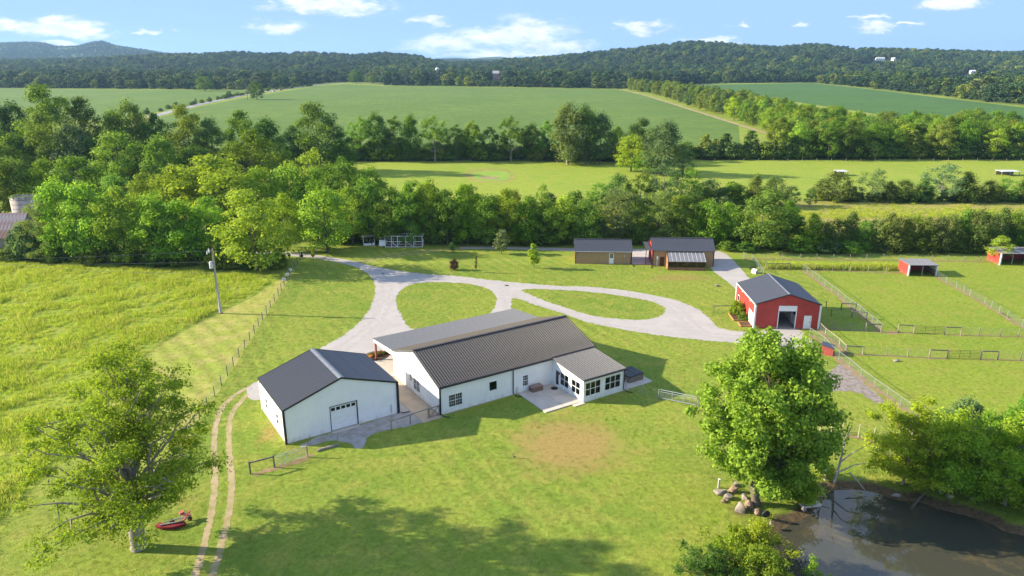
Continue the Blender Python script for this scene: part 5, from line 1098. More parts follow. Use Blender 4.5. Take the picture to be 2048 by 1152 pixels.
# ---- far buildings on the hill
def far_house(label, spot, w_, d_, e_, p_, wallm, roofm, wing=None, name='hill_house', cat='house', rz=0.0):
    t = thing(name, label, cat, (spot[0], spot[1], spot[2]), rz)
    wall(t, (0, 0), (w_, 0), e_, wallm, ribs=0, z0=-3); wall(t, (0, d_), (0, 0), [(0, e_), (d_ / 2, p_), (d_, e_)], wallm, ribs=0, z0=-3); wall(t, (w_, 0), (w_, d_), [(0, e_), (d_ / 2, p_), (d_, e_)], wallm, ribs=0, z0=-3)
    Wn = WF((0, 0), (w_, 0))
    for i in range(int(w_ / 3.5)):
        b = MB(); Wn.box(b, 1.2 + i * 3.4, 2.4 + i * 3.4, .8, 2.3, .01, .06); b.build('window', DGLASS, t)
        if e_ > 5: b = MB(); Wn.box(b, 1.2 + i * 3.4, 2.4 + i * 3.4, 3.8, 5.1, .01, .06); b.build('window', DGLASS, t)
    roof_slope(t, (-.4, -.4, e_), (w_ + .4, -.4, e_), (-.4, d_ / 2, p_ + .1), 1, roofm, 0); roof_slope(t, (w_ + .4, d_ + .4, e_), (-.4, d_ + .4, e_), (w_ + .4, d_ / 2, p_ + .1), 1, roofm, 0)
    if wing:
        x0, x1, ee, pp = wing
        wall(t, (x0, -4), (x1, -4), [(0, ee), ((x1 - x0) / 2, pp), (x1 - x0, ee)], wallm, ribs=0, z0=-3); wall(t, (x0, 1), (x0, -4), ee, wallm, ribs=0, z0=-3); wall(t, (x1, -4), (x1, 1), ee, wallm, ribs=0, z0=-3)
        m_ = (x0 + x1) / 2; roof_slope(t, (x0 - .3, 2, ee), (x0 - .3, -4.3, ee), (m_, 2, pp + .1), 1, roofm, 0, name='wing_roof'); roof_slope(t, (x1 + .3, -4.3, ee), (x1 + .3, 2, ee), (m_, -4.3, pp + .1), 1, roofm, 0, name='wing_roof')
    return t
PALE = mat('pale_tin_roof', (.62, .64, .66), .45)
S = FAR_SPOT
far_house('long white house high on the wooded right-hand hill', (S[0][0] - 24, S[0][1], S[0][2] + 1.5), 20, 9, 4.4, 7.2, WTRIM, PALE, None)
far_house('white gabled house right of the long hill house', (S[0][0] + 12, S[0][1] - 6, S[0][2] + 1), 8, 7, 4.4, 7.4, WTRIM, PALE, (1, 7, 4, 6.5))
far_house('white house with pale roof above the right-hand field', (S[1][0] - 10, S[1][1], S[1][2] + 2), 9, 8, 6.5, 8.5, WTRIM, mat('white_roof', (.7, .72, .74), .4), None)
far_house('long low white barn joined to the right-hand hill house', (S[1][0] - .5, S[1][1] + 2, S[1][2] + 1), 14, 9, 3.5, 5, WTRIM, mat('white_roof', (0, 0, 0)), None, 'hill_barn', 'barn')
far_house('old pinkish barn among the trees beyond the crop field', (S[3][0] - 5, S[3][1], S[3][2]), 11, 9, 12, 16.5, mat('pink_board', (.36, .24, .22), .9), mat('grey_tin', (.42, .40, .40), .5), None, 'far_barn', 'barn')
fs = thing('domed_silo', 'tall silo with pale dome rising from the far trees', 'silo', S[4]); b = MB(); b.lathe([(3.3, -2), (3.3, 18.5)], 20); b.build('shell', mat('silo_stave', (.26, .20, .20), .85), fs, True); b = MB(); b.lathe([(3.5, 18.5), (3.3, 19.8), (2.6, 21.1), (1.5, 21.9), (.1, 22.2)], 20); b.build('dome', mat('pale_dome', (.66, .67, .70), .5), fs, True)
# ---- pale field shelters in the far pasture
for (x0, x1, yb, yt, lab) in ((1676, 1695, 352, 345, 'small white field shelter behind the cedar row, left one'), (2003, 2038, 352, 345, 'long low white field shelter behind the cedar row, right one')):
    a = G(x0, yb); c = G(x1, yb); wd = c.x - a.x; t = thing('field_shelter', lab, 'shelter', (a.x, a.y)); hh = max(1.4, HGT(x0, yb, yt)); b = MB(); b.prism([(-.2, hh), (wd + .2, hh), (wd + .2, hh + .1), (-.2, hh + .1)], -.4, 3.4); b.build('roof', PALE, t)
    for q in (0, wd / 2, wd): b = MB(); b.box(q - .07, q + .07, 0, .14, 0, hh); b.box(q - .07, q + .07, 2.9, 3.04, 0, hh); b.build('post', GT_, t)
    b = MB(); b.box(0, wd, 2.9, 3.0, 0, hh - .2); b.build('back_wall', GT_, t)
# ------------------------------------------------------------------ fences
TPOST = mat('dark_steel_post', (.055, .070, .065), .6, vary=.1); WOODP = mat('grey_fence_wood', (.30, .26, .215), .9, vscale=3, bump=.4, col2=(.19, .165, .14), stretch=(1, 1, .3)); DWOOD = mat('dark_fence_wood', (.13, .125, .12), .85, vscale=3, col2=(.08, .08, .078)); PALEW = mat('pale_fence_wood', (.50, .42, .33), .85, vscale=3, col2=(.38, .32, .25))
WIRE = mat('fence_wire', (.34, .36, .36), .5, metal=.4); LINK = mat('chain_link', (.30, .33, .32), .6, metal=.2)
def resample(px, sp):
    P_ = [G(*p) for p in px]; out = [P_[0]]
    for a, c in zip(P_[:-1], P_[1:]):
        n = max(1, round((c - a).length / sp))
        for i in range(1, n + 1): out.append(a.lerp(c, i / n))
    return out
def fence(label, px, h, pr, pm, spacing=None, wires=5, wr=.004, vstep=.3, wm=None, rail=False, railm=None, name='wire_fence', round_=True, soil=None, braces=(), group=None, top_pipe=False, lean=.03):
    P_ = resample(px, spacing) if spacing else [G(*p) for p in px]; o0 = P_[0]; rr = random.Random(len(label))
    t = thing(name, label, 'fence', o0, 0, group); loc = [p - o0 for p in P_]
    b = MB(); b.tube([(0, 0, -.05), (0, 0, h)], pr, 7) if round_ else b.box(-pr, pr, -pr, pr, -.05, h); me = b.mesh('post', pm)
    for p in loc:
        q = obj('post', me, t, p); q.rotation_euler = (rr.uniform(-lean, lean), rr.uniform(-lean, lean), rr.uniform(0, 3)); q.scale = (1, 1, rr.uniform(.96, 1.04))
    if wires:
        b = MB()
        for a, c in zip(loc[:-1], loc[1:]):
            for k in range(wires): z_ = .12 + (h - .18) * k / (wires - 1); b.bar(a + Vector((0, 0, z_)), c + Vector((0, 0, z_)), wr * 2)
            if vstep:
                n = int((c - a).length / vstep)
                for i in range(1, n): p = a.lerp(c, i / n); b.bar(p + Vector((0, 0, .1)), p + Vector((0, 0, h - .06)), wr * 1.6)
        o = b.build('wire_mesh', wm or WIRE, t); o['kind'] = 'stuff'
    if rail or top_pipe:
        b = MB()
        for a, c in zip(loc[:-1], loc[1:]): b.bar(a + Vector((0, 0, h - .04)), c + Vector((0, 0, h - .04)), .035 if top_pipe else .10)
        b.build('top_rail', railm or pm, t)
    for (i, j) in braces:
        b = MB(); b.bar(loc[i] + Vector((0, 0, h - .06)), loc[j] + Vector((0, 0, h - .06)), .11); b.build('brace_rail', DWOOD, t)
        for k in (i, j): b = MB(); b.tube([loc[k] + Vector((0, 0, -.05)), loc[k] + Vector((0, 0, h + .05))], .085, 8); b.build('brace_post', pm if pm is not TPOST else WOODP, t)
    if soil: strip('bare_soil_strip', px, soil, .022, SOIL, soil * .3, len(px), .5)
    return t
def gate(label, a, c, h, m, style='tube', name='field_gate', r_=.022):
    p0, p1 = G(*a), G(*c); t = thing(name, label, 'gate', p0); d_ = p1 - p0; Z = Vector((0, 0, 1)); b = MB()
    b.tube([Z * .15, Z * h, d_ + Z * h, d_ + Z * .15, Z * .15], r_ * 1.3, 6); b.build('gate_frame', m, t)
    if style == 'tube':
        for k in range(1, 5): b = MB(); b.tube([Z * (.15 + (h - .15) * k / 5), d_ + Z * (.15 + (h - .15) * k / 5)], r_, 6); b.build('gate_bar', m, t)
    if style == 'mesh':
        b = MB(); b.tube([Z * h * .78, d_ + Z * h * .78], r_, 6); b.build('gate_bar', m, t); b = MB(); n = int(d_.length / .14)
        for i in range(1, n): b.bar(d_ * (i / n) + Z * .15, d_ * (i / n) + Z * h * .78, .011)
        for i in range(1, 6): b.bar(Z * (.15 + i * .15), d_ + Z * (.15 + i * .15), .011)
        b.build('wire_mesh', m, t)['kind'] = 'stuff'
    for k in (1 / 3, 2 / 3): b = MB(); b.tube([d_ * k + Z * .15, d_ * k + Z * h], r_, 6); b.build('gate_stay', m, t)
    return t
fence('woven wire fence on dark steel posts between the meadow and lawn', [(600, 521), (584, 545), (557, 592), (533, 628), (500, 682), (467, 733), (430, 793), (383, 868), (340, 942)], 1.3, .045, TPOST, 2.45, 5, .004, .3)
fence('short wire fence on wooden posts left of the garage gravel', [(501, 948), (549, 935)], 1.2, .075, DWOOD, None, 0, braces=[(0, 1)], lean=0)
gate('wire gate left of the garage gravel, hung from a pale post', (555, 931), (611, 914), 1.1, GALV, 'mesh', 'wire_gate', .018)
t = thing('gate_post', 'grey gate post with pale foot beside the garage gravel', 'post', G(615, 914)); b = MB(); b.tube([(0, 0, 0), (0, 0, 1.3)], .075, 8); b.build('shaft', WOODP, t); b = MB(); b.tube([(0, 0, 0), (0, 0, .35)], .08, 8); b.build('foot', PALEW, t)
t = thing('leaning_post', 'thin leaning fence post at the gravel in front of the garage', 'post', G(677, 893)); b = MB(); b.tube([(0, 0, -.05), (-.04, .02, 1.05)], .045, 7); b.build('shaft', WOODP, t)
a, c = G(634, 903), G(675, 892); t = thing('timber_beam', 'weathered timber lying on the grass before the garage', 'timber', a); d_ = c - a
for k in range(2): b = MB(); off_ = Vector((.16 * k, .16 * k, .09 + .04 * k)); b.bar(off_, d_ * (1 - .1 * k) + off_, .17, .14); b.build('beam', WOODP, t)
strip('bare_soil_strip', [(505, 950), (560, 934), (612, 916), (622, 908)], .7, .012, SOIL, .18, 9, .4)
fence('wire fence with top rail between garage gravel and lawn', [(783, 862), (821, 849), (857, 836)], 1.15, .075, WOODP, None, 5, .004, .25, rail=True, lean=0)
# cross-braced yard gate
a, c = G(859, 836), G(879, 830); t = thing('yard_gate', 'small cross-braced wooden gate at the house corner', 'gate', a); d_ = c - a; Z = Vector((0, 0, 1))
for k in (0, 1): b = MB(); b.bar(d_ * k, d_ * k + Z * 1.2, .14); b.build('post', WOODP, t)
for z_ in (.12, 1.1): b = MB(); b.bar(d_ * .06 + Z * z_, d_ * .94 + Z * z_, .05, .13); b.build('rail', WOODP, t)
for k in (0, 1): b = MB(); b.bar(d_ * .06 + Z * (.12 + .98 * k) + Vector((0, -.03 * k, 0)), d_ * .94 + Z * (1.1 - .98 * k) + Vector((0, -.03 * k, 0)), .045, .11); b.build('cross_brace', WOODP, t)
fence('low wire fence from the hot tub slab towards the big leafy tree', [(1251, 778), (1284, 790), (1317, 797)], 1.15, .05, GALV, None, 7, .003, .2, LINK, lean=0)
gate('galvanised tube gate beside the big leafy tree', (1320, 798), (1392, 813), 1.15, GALV, 'mesh', 'tube_gate', .03)
t = thing('gate_post', 'gate post half hidden by the big leafy tree', 'post', G(1396, 813)); b = MB(); b.tube([(0, 0, 0), (0, 0, 1.25)], .07, 8); b.build('shaft', GALV, t)
fence('chain-link fence from the barn door down past the ash patch', [(1619, 671), (1648, 690), (1661, 706), (1677, 719.5), (1698, 735), (1721, 755), (1748, 775), (1774, 793.5), (1800, 812), (1830, 834)], 1.15, .035, GALV, None, 9, .0032, .14, LINK, top_pipe=True, soil=.9, lean=0)
fence('chain-link lane fence running from the barn corner', [(1636, 658), (1650, 672), (1678, 694), (1691, 708)], 1.15, .045, PALEW, None, 9, .0032, .14, LINK, top_pipe=True, soil=.6, lean=0)
fence('upper cross fence of the right paddock with barn end in shade', [(1638, 656), (1669, 658), (1699, 661), (1731, 663), (1762, 664.5)], 1.2, .06, WOODP, None, 6, .004, .3, braces=[(3, 4)], soil=.45)
fence('upper cross fence between corner post and rusty gate', [(1796, 665), (1827, 667)], 1.2, .07, WOODP, None, 6, .004, .3, braces=[(0, 1)], soil=.45)
gate('rusty tube gate in the upper cross fence', (1830, 668), (1888, 669.5), 1.2, mat('rusty_gate', (.20, .12, .05), .7, vary=.15), 'tube')
fence('upper cross fence running right from the rusty gate', [(1889, 669.5), (1921, 671), (1957, 671.5), (2000, 672.5), (2036, 673.5), (2075, 674.5), (2120, 676)], 1.2, .06, WOODP, None, 6, .004, .3, braces=[(0, 1)], soil=.45)
strip('bare_soil_strip', [(1762, 665), (1796, 666)], 1.2, .013, SOIL, .3, 4, .4)
fence('lower cross fence of the right paddock beside the lane', [(1691, 708), (1725, 710), (1773, 711.5), (1815, 714), (1858, 716.5), (1894, 717.5)], 1.2, .06, WOODP, None, 6, .004, .3, braces=[(0, 1), (4, 5)], soil=.45)
gate('rusty tube gate in the lower cross fence', (1897, 718), (1959, 719), 1.2, mat('rusty_gate', (0, 0, 0)), 'tube')
fence('lower cross fence running right from its rusty gate', [(1961, 719), (1995, 720), (2040, 721), (2085, 722), (2140, 724)], 1.2, .06, WOODP, None, 6, .004, .3, braces=[(0, 1)], soil=.4)
fence('chain-link fence up the left side of the big paddock', [(1606, 540), (1614, 547), (1625, 555), (1637, 564), (1649, 573.5), (1663, 584), (1676, 593), (1688, 604), (1700, 613), (1719, 626), (1732, 638), (1744, 647), (1753, 654), (1762, 664)], 1.15, .04, GALV, None, 8, .0032, .16, LINK, soil=.7, top_pipe=True, lean=0)
fence('chain-link fence running right from the small red shelter', [(1873, 553), (1892, 566), (1912, 576), (1927, 584), (1939, 592), (1969, 608), (1982, 617), (1998, 626), (2014, 636), (2044, 654), (2075, 673)], 1.15, .04, GALV, None, 8, .0032, .16, LINK, soil=.7, lean=0)
fence('back fence below the cedar hedge', [(1490, 519), (1600, 519), (1800, 521), (1992, 524)], 1.15, .05, WOODP, 3.1, 6, .004, .3, soil=.6)
fence('weedy back fence left of the small red shelter', [(1531, 539), (1580, 539), (1630, 541), (1700, 543), (1808, 546)], 1.15, .05, WOODP, 3.0, 6, .004, .3, braces=[(0, 1)], soil=.5)
fence('short chain-link dog fence behind the red barn', [(1503, 521), (1510, 530), (1517, 538), (1526, 549)], 1.15, .03, GALV, None, 8, .004, .14, LINK, top_pipe=True, lean=0)
fence('short chain-link corner by the back fence', [(1486, 516), (1492, 520)], 1.2, .035, GALV, None, 8, .004, .14, LINK, top_pipe=True, lean=0)
fence('low pasture fence along the far tree line', [(560, 326), (700, 324), (1000, 323), (1230, 329), (1400, 323), (2100, 323)], 1.2, .055, WOODP, 5.5, 3, .004, 0)
fence('single rail fence beside the round shrub at the barn', [(1427, 626), (1458, 625.5), (1490, 625)], 1.15, .06, DWOOD, None, 3, .004, 0, rail=True, lean=0)
fence('rail end of the small pen behind the barn', [(1652, 616), (1682, 620), (1711, 621), (1722, 628)], 1.1, .06, DWOOD, None, 4, .004, .3, braces=[(1, 2)])
fence('inner rail of the small pen behind the barn', [(1662, 633), (1703, 635), (1732, 639)], 1.1, .06, DWOOD, None, 4, .004, .3, braces=[(1, 2)])
fence('wire fence near the pond behind the big leafy tree', [(1640, 862), (1662, 866), (1684, 870), (1716, 876), (1747, 883), (1790, 892)], 1.5, .05, PALEW, None, 6, .004, .3, soil=.5)
# ---- drive entrance
for (x, yb, yt, lab) in ((579, 518.5, 505, 'pale gate post with dark round top left of the drive entrance'), (604, 519.5, 503, 'gate post with dark tapering top right of the drive entrance')):
    hh = HGT(x, yb, yt); t = thing('gate_post', lab, 'post', G(x, yb)); b = MB(); b.box(-.09, .09, -.09, .09, 0, hh * .45); b.build('shaft', PALEW, t); b = MB()
    b.lathe([(.02, hh * .42), (.24, hh * .45), (.28, hh * .6), (.2, hh * .78), (.12, hh * .9), (.02, hh)] if x < 590 else [(.05, hh * .3), (.36, hh * .42), (.2, hh * .65), (.12, hh * .8), (.1, hh * .95), (.02, hh)], 12); b.build('top', BLACK, t, True)
for i, (x, yb, yt) in enumerate(((569, 572, 556), (576, 563, 546), (582, 551, 537))):
    t = thing('fence_sign', f'small white sign on the meadow fence, {["nearest", "middle", "farthest"][i]} of three', 'sign', G(x, yb), 0, 'signs on the meadow fence'); hh = HGT(x, yb, yt); b = MB(); b.box(-.03, .03, -.03, .03, 0, hh); b.build('stake', WOODP, t); b = MB(); b.box(-.26, .26, -.05, -.035, hh - .42, hh); o = b.build('board', WTRIM, t); b = MB(); b.box(-.15, .15, -.056, -.051, hh - .3, hh - .12); b.build('print', mat('grey_print', (.3, .32, .33), .8), o)
t = thing('white_post', 'short white post by the entrance sapling', 'post', G(634, 503)); b = MB(); b.tube([(0, 0, 0), (0, 0, 1.0)], .08, 8); b.lathe([(.12, 1.0), (.14, 1.3), (.02, 1.4)], 10); b.build('shaft', WTRIM, t)
# ---- power pole
pb = G(441, 627); PH = HGT(441, 627, 498); t = thing('power_pole', 'grey wooden power pole with transformer standing in the meadow edge', 'power pole', pb)
b = MB(); b.tube([(0, 0, -.1), (0, 0, PH)], [.19, .12], 12); b.build('pole', mat('weathered_pole', (.42, .39, .36), .85, vscale=4, bump=.3, stretch=(1, 1, .2), col2=(.30, .28, .26)), t, True)
b = MB(); zt = PH - 2.9; b.lathe([(.02, zt), (.27, zt), (.28, zt + .1), (.28, zt + .95), (.2, zt + 1.05), (.02, zt + 1.05)], 16, -.38, -.12); b.build('transformer', mat('pale_grey_paint', (.55, .57, .58), .45), t, True)
b = MB(); b.box(-.85, .1, -.05, .05, PH - .35, PH - .25); b.build('bracket', GALV, t); b = MB(); b.lathe([(.02, PH - .55), (.10, PH - .55), (.12, PH - .2), (.05, PH + .05), (.02, PH + .05)], 10, -.5, -.02); b.tube([(-.8, 0, PH - .3), (-.75, -.15, PH - .75)], .06, 6); b.build('insulator', WTRIM, t)
b = MB(); b.tube([(-.1, -.12, 0), (-.1, -.12, PH - 3)], .03, 6); b.build('conduit', mat('dark_conduit', (.12, .12, .12), .7), t); b = MB(); b.box(-.24, .28, -.22, .22, 0, .12); b.build('foot', mat('clay_foot', (.36, .17, .10), .9), t)
for (za, zl, xl, thick, lab) in ((PH - .25, 515, 80, .028, 'uppermost'), (PH - 1.9, 527, 85, .028, 'middle'), (PH - 3.6, 546, 330, .035, 'lowest')):
    far_ = G(xl, zl, za - .35); d_ = far_ - pb; d_.z = 0; e_ = d_ * (2.2 if xl < 200 else 4.6); pts = [(e_.x * k / 14 - .12, e_.y * k / 14, za - 3.2 * (k / 14) * (1 - k / 14) * .6) for k in range(15)]
    q = MB(); q.tube(pts, thick * .5, 5); o = q.build('power_line', mat('cable', (.16, .16, .165), .5), None); o.location = pb; tag(o, f'{lab} power line running left from the pole', 'power line', 'power lines')
# ---- things round the house
hm = Matrix.Translation((-7.58, 68.80, 0)) @ Matrix.Rotation(TH, 4, 'Z')
def at_house(u, v, z=0): p = hm @ Vector((u, v, z)); return (p.x, p.y, p.z)
t = thing('deck_box', 'brown resin storage box on the patio', 'storage box', at_house(11.15, -.95, .10), TH); WK = mat('brown_resin', (.20, .125, .095), .7, vscale=6, col2=(.13, .085, .065))
b = MB(); b.box(0, 1.45, 0, .75, 0, .5)
for i in range(7): b.box(.03 + i * .2, .2 + i * .2, -.012, -.0005, .03, .48)
b.build('body', WK, t); b = MB(); b.prism([(-.04, .505), (1.49, .505), (1.49, .58), (.72, .63), (-.04, .58)], -.04, .79); b.build('lid', mat('taupe_resin', (.27, .19, .16), .6), t)
b = MB(); b.lathe([(.01, .0), (.42, .0), (.42, .02), (.01, .02)], 24); o = b.build('door_mat', mat('black_mat', (.03, .03, .033), .95)); o.location = at_house(13.9, -1.3, .101); tag(o, 'round black door mat at the sunroom door', 'door mat')
t = thing('hot_tub', 'square hot tub with black padded cover on the slab', 'hot tub', at_house(22.0, -4.9, .09), TH); b = MB(); b.box(0, 2.2, 0, 2.2, 0, .72)
for i in range(11):
    b.box(.02 + i * .2, .19 + i * .2, -.015, -.0006, .04, .70); b.box(-.015, -.0006, .02 + i * .2, .19 + i * .2, .04, .70)
b.build('cabinet', mat('grey_brown_cabinet', (.22, .17, .13), .75, vscale=4), t); b = MB(); b.box(-.07, 1.09, -.07, 2.27, .725, .86); b.box(1.11, 2.27, -.07, 2.27, .725, .86)
o = b.build('cover', BLACK, t); md_ = o.modifiers.new('bevel', 'BEVEL'); md_.width = .05; md_.segments = 2
b = MB(); b.tube([(-.35, 2.0, 0), (-.35, 2.0, 1.2)], .02, 6); b.build('cover_arm', BLACK, t)
t = thing('flower_bed', 'mulched flower bed by the porch post', 'flower bed', at_house(.6, 18.6), TH); b = MB(); b.lathe([(0.01, .12), (1.2, .1), (1.9, .0)], 20); o = b.build('mulch', mat('dark_mulch', (.09, .045, .03), .95, vscale=5, bump=.8), t)
for i in range(7):
    rng = np.random.default_rng(40 + i); q = (-1.1 + i * .38, .2 * math.sin(i * 2), .3); V, Q = leaves(rng, np.array([q]) + rng.normal(0, .12, (4, 3)), np.full((4, 3), .26), 60, .06); o = obj('plant', np_mesh('plant', V, Q, LEAF), t); o.color = (.12, .19, .03, 1) if i % 2 else (.30, .13, .05, 1)
t = thing('orange_planter', 'orange planter standing beside the porch post', 'planter', at_house(-.9, 18.0)); b = MB(); b.lathe([(.01, 0), (.22, 0), (.3, .45), (.26, .45), (.24, .35), (.01, .33)], 16); b.build('pot', mat('orange_glaze', (.55, .22, .03), .5), t, True); rng = np.random.default_rng(3); V, Q = leaves(rng, rng.normal(0, .12, (6, 3)) + np.array([0, 0, .6]), np.full((6, 3), .2), 50, .05); o = obj('flowers', np_mesh('flowers', V, Q, LEAF), t); o.color = (.6, .3, .04, 1)
# ---- round the barn
bmx = Matrix.Translation((33.91, 94.79, 0)) @ Matrix.Rotation(BT, 4, 'Z')
def at_barn(u, v, z=0): p = bmx @ Vector((u, v, z)); return (p.x, p.y, p.z)
TIMB = mat('orange_timber', (.42, .20, .08), .8, vscale=4)
for (u0, v0, wu, wv, lab, cc) in ((-2.0, 2.9, 1.9, 3.2, 'timber-edged planting bed with bush beside the barn', 1), (-1.6, .55, 1.5, 1.4, 'small timber-edged bed at the barn corner', 0)):
    t = thing('raised_bed', lab, 'planting bed', at_barn(u0, v0), BT)
    for (x0, x1, y0, y1) in ((0, wu, -.1, 0), (0, wu, wv, wv + .1), (-.1, 0, -.1, wv + .1), (wu, wu + .1, -.1, wv + .1)): b = MB(); b.box(x0, x1, y0, y1, 0, .22); b.build('board', TIMB, t)
    b = MB(); b.box(.002, wu - .002, .002, wv - .002, 0, .16); b.build('soil', mat('dark_mulch', (0, 0, 0)), t)
row([(1473, 598, 630, 36, 'bush', 'bright')], 'rounded beside the red barn', 'shrubs at the barn', 'shrub', 'clipped shrub')
row([(1487, 624, 641, 24, 'bush', 'olive')], 'low in the timber bed at the barn', 'shrubs at the barn', 'shrub', 'loose shrub')
g = G(1642, 709); t = thing('red_box_shed', 'knee-high red feed shed with dark roof beside the chain-link fence', 'feed shed', (g.x, g.y), R(-28)); PB = PINKRED
b = MB(); b.prism([(0, 0), (1.35, 0), (1.35, 1.0), (0, 1.25)], 0, 1.35)
for i in range(1, 6): b.box(i * .225 - .01, i * .225 + .01, -.012, -.0006, 0, 1.0)
b.build('body', PB, t); b = MB(); b.prism([(-.1, 1.28), (1.45, 1.0), (1.45, 1.06), (-.1, 1.34)], -.1, 1.45); b.build('roof', CHAR, t)
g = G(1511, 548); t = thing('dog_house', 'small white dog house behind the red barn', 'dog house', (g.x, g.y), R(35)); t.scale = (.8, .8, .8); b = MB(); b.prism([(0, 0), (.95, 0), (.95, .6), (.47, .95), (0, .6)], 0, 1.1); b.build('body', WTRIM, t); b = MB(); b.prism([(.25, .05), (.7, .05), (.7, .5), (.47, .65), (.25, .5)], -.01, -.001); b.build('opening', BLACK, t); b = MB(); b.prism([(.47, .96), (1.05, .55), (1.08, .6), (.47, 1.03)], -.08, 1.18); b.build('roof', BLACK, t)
g = G(1500, 541); t = thing('black_bench', 'low black bench next to the dog house', 'bench', (g.x, g.y), R(10)); b = MB(); b.box(0, 1.1, 0, .5, .38, .46); b.build('top', BLACK, t); b = MB()
for q in ((.06, .06), (1.04, .06), (.06, .44), (1.04, .44)): b = MB(); b.box(q[0] - .03, q[0] + .03, q[1] - .03, q[1] + .03, 0, .38); b.build('leg', BLACK, t)
# ---- saplings and shrubs on the back lawn
row([(905, 483, 505, 14, 'sapling', 'mid')], 'behind the purple bush', 'young trees on the back lawn', 'tree', 'sapling')
row([(1003, 457, 508, 34, 'sapling', 'grey')], 'right of the hutch on the back lawn', 'young trees on the back lawn', 'tree', 'young tree')
row([(1068, 483, 537, 26, 'sapling', 'bright')], 'left of the first brown shed', 'young trees on the back lawn', 'tree', 'slim young tree')
row([(627, 495, 518, 9, 'sapling', 'yellow')], 'at the drive entrance', 'young trees on the back lawn', 'tree', 'tiny sapling')
row([(1998, 470, 524, 56, 'airy2', 'bright')], 'overhanging the right-hand red shelter', 'trees by the shelter', 'tree', 'light-leaved tree')
g = G(908, 540); tree('bush', g, HGT(908, 540, 516), .62, (.105, .062, .050), 'purple_bush', 'purple-leaved bush on the back lawn', 'bushes on the back lawn', 'bush')
g = G(952, 545); t = tree('sapling', g, HGT(952, 545, 508), .35, (.20, .15, .06), 'staked_sapling', 'thin brownish staked sapling on the back lawn', 'young trees on the back lawn')
# ---- stones, tyre and bench round the pond
def rock(rr_, sx, sy, sz):
    bm = bmesh.new(); bmesh.ops.create_icosphere(bm, subdivisions=2, radius=1); r3 = random.Random(rr_); ph_ = [r3.uniform(0, 6) for _ in range(6)]
    cuts = [Vector((r3.gauss(0, 1), r3.gauss(0, 1), r3.gauss(0, .7))).normalized() for _ in range(11)]
    for v in bm.verts:
        for c_ in cuts:
            dd = v.co.dot(c_) - .60
            if dd > 0: v.co -= c_ * dd * .95
        f = 1 + .10 * math.sin(3 * v.co.x + ph_[0]) * math.sin(4 * v.co.y + ph_[1]) + .06 * math.sin(8 * v.co.z + ph_[2]); v.co = Vector((v.co.x * f * sx, v.co.y * f * sy, max(v.co.z * f, -.45) * sz + sz * .4))
    me = bpy.data.meshes.new('rock'); bm.to_mesh(me); bm.free(); return me
STONE = mat('field_stone', (.29, .25, .21), .9, vscale=2.5, bump=.6, bscale=12, col2=(.17, .15, .135)); STONE2 = mat('brown_stone', (.30, .20, .14), .9, vscale=2.5, bump=.6, bscale=12, col2=(.19, .14, .11))
where = ['flat pale stone at the left end of the rock pile', 'brown upright stone at the back of the rock pile', 'grey stone in the middle of the rock pile', 'tall grey stone at the front of the rock pile', 'rounded tan stone right of the tall grey one', 'small stone behind the rounded tan one', 'stone nearest the black tyre', 'grey stone at the rear left of the rock pile', 'small pale stone on the mud below the tyre', 'tiny white stone at the pond edge', 'low stone in front of the flat pale one', 'stone half under the leaves of the big tree']
for i, (x, y, s_, sx, sz, mm) in enumerate(((1442, 988, .75, 1.4, .55, STONE), (1467, 984, .62, .9, 1.1, STONE2), (1455, 998, .6, 1.0, .8, STONE), (1480, 1022, .7, .75, 1.25, STONE), (1497, 1014, .7, 1.1, .75, STONE2), (1489, 997, .5, .9, .9, STONE), (1513, 1026, .6, 1.2, .6, STONE2), (1472, 972, .5, 1, .7, STONE), (1542, 1050, .3, 1, .9, STONE), (1526, 1061, .16, 1, .8, STONE), (1447, 1004, .4, 1.1, .6, STONE2), (1508, 990, .5, 1, .7, STONE))):
    s_ *= .82; me = rock(i + 3, s_ * sx, s_, s_ * sz); me.materials.append(mm); o = obj('boulder', me); o.location = G(x, y); o.rotation_euler = (0, 0, i * 1.3); tag(o, where[i], 'rock', 'rocks by the pond')
t = thing('tyre', 'black car tyre standing on the bank below the big tree', 'tyre', G(1530, 1034)); t.rotation_euler = (R(12), 0, R(8)); b = MB(); prof_ = []
for k in range(24):
    pass
bm = bmesh.new(); n1, n2 = 28, 10; vs = []
for i in range(n1):
    a = 2 * math.pi * i / n1; ring = []
    for j in range(n2):
        q = 2 * math.pi * j / n2; rr_ = .27 + .075 * math.cos(q) * (1.1 if math.cos(q) > 0 else 1); ring.append(bm.verts.new((rr_ * math.cos(a), .10 * math.copysign(abs(math.sin(q)) ** .7, math.sin(q)), .36 + rr_ * math.sin(a))))
    vs.append(ring)
for i in range(n1):
    for j in range(n2): bm.faces.new((vs[i][j], vs[(i + 1) % n1][j], vs[(i + 1) % n1][(j + 1) % n2], vs[i][(j + 1) % n2]))
me = bpy.data.meshes.new('casing'); bm.to_mesh(me); bm.free(); me.materials.append(mat('tyre_rubber', (.018, .02, .024), .75)); obj('casing', me, t)
b = MB(); b.tube([(0, -.05, .36), (0, .05, .36)], .19, 18); b.build('hub', mat('dark_hub', (.03, .035, .045), .5), t)
t = thing('stone_bench', 'pale stone slab bench at the pond edge under the big tree', 'bench', G(1620, 1018), R(10)); b = MB(); b.box(-.85, .85, -.28, .28, .34, .5); b.build('slab', mat('pale_stone', (.55, .50, .44), .85, vscale=2), t)
for q in (-.6, .6): b = MB(); b.box(q - .13, q + .13, -.22, .22, 0, .34); b.build('support', STONE, t)
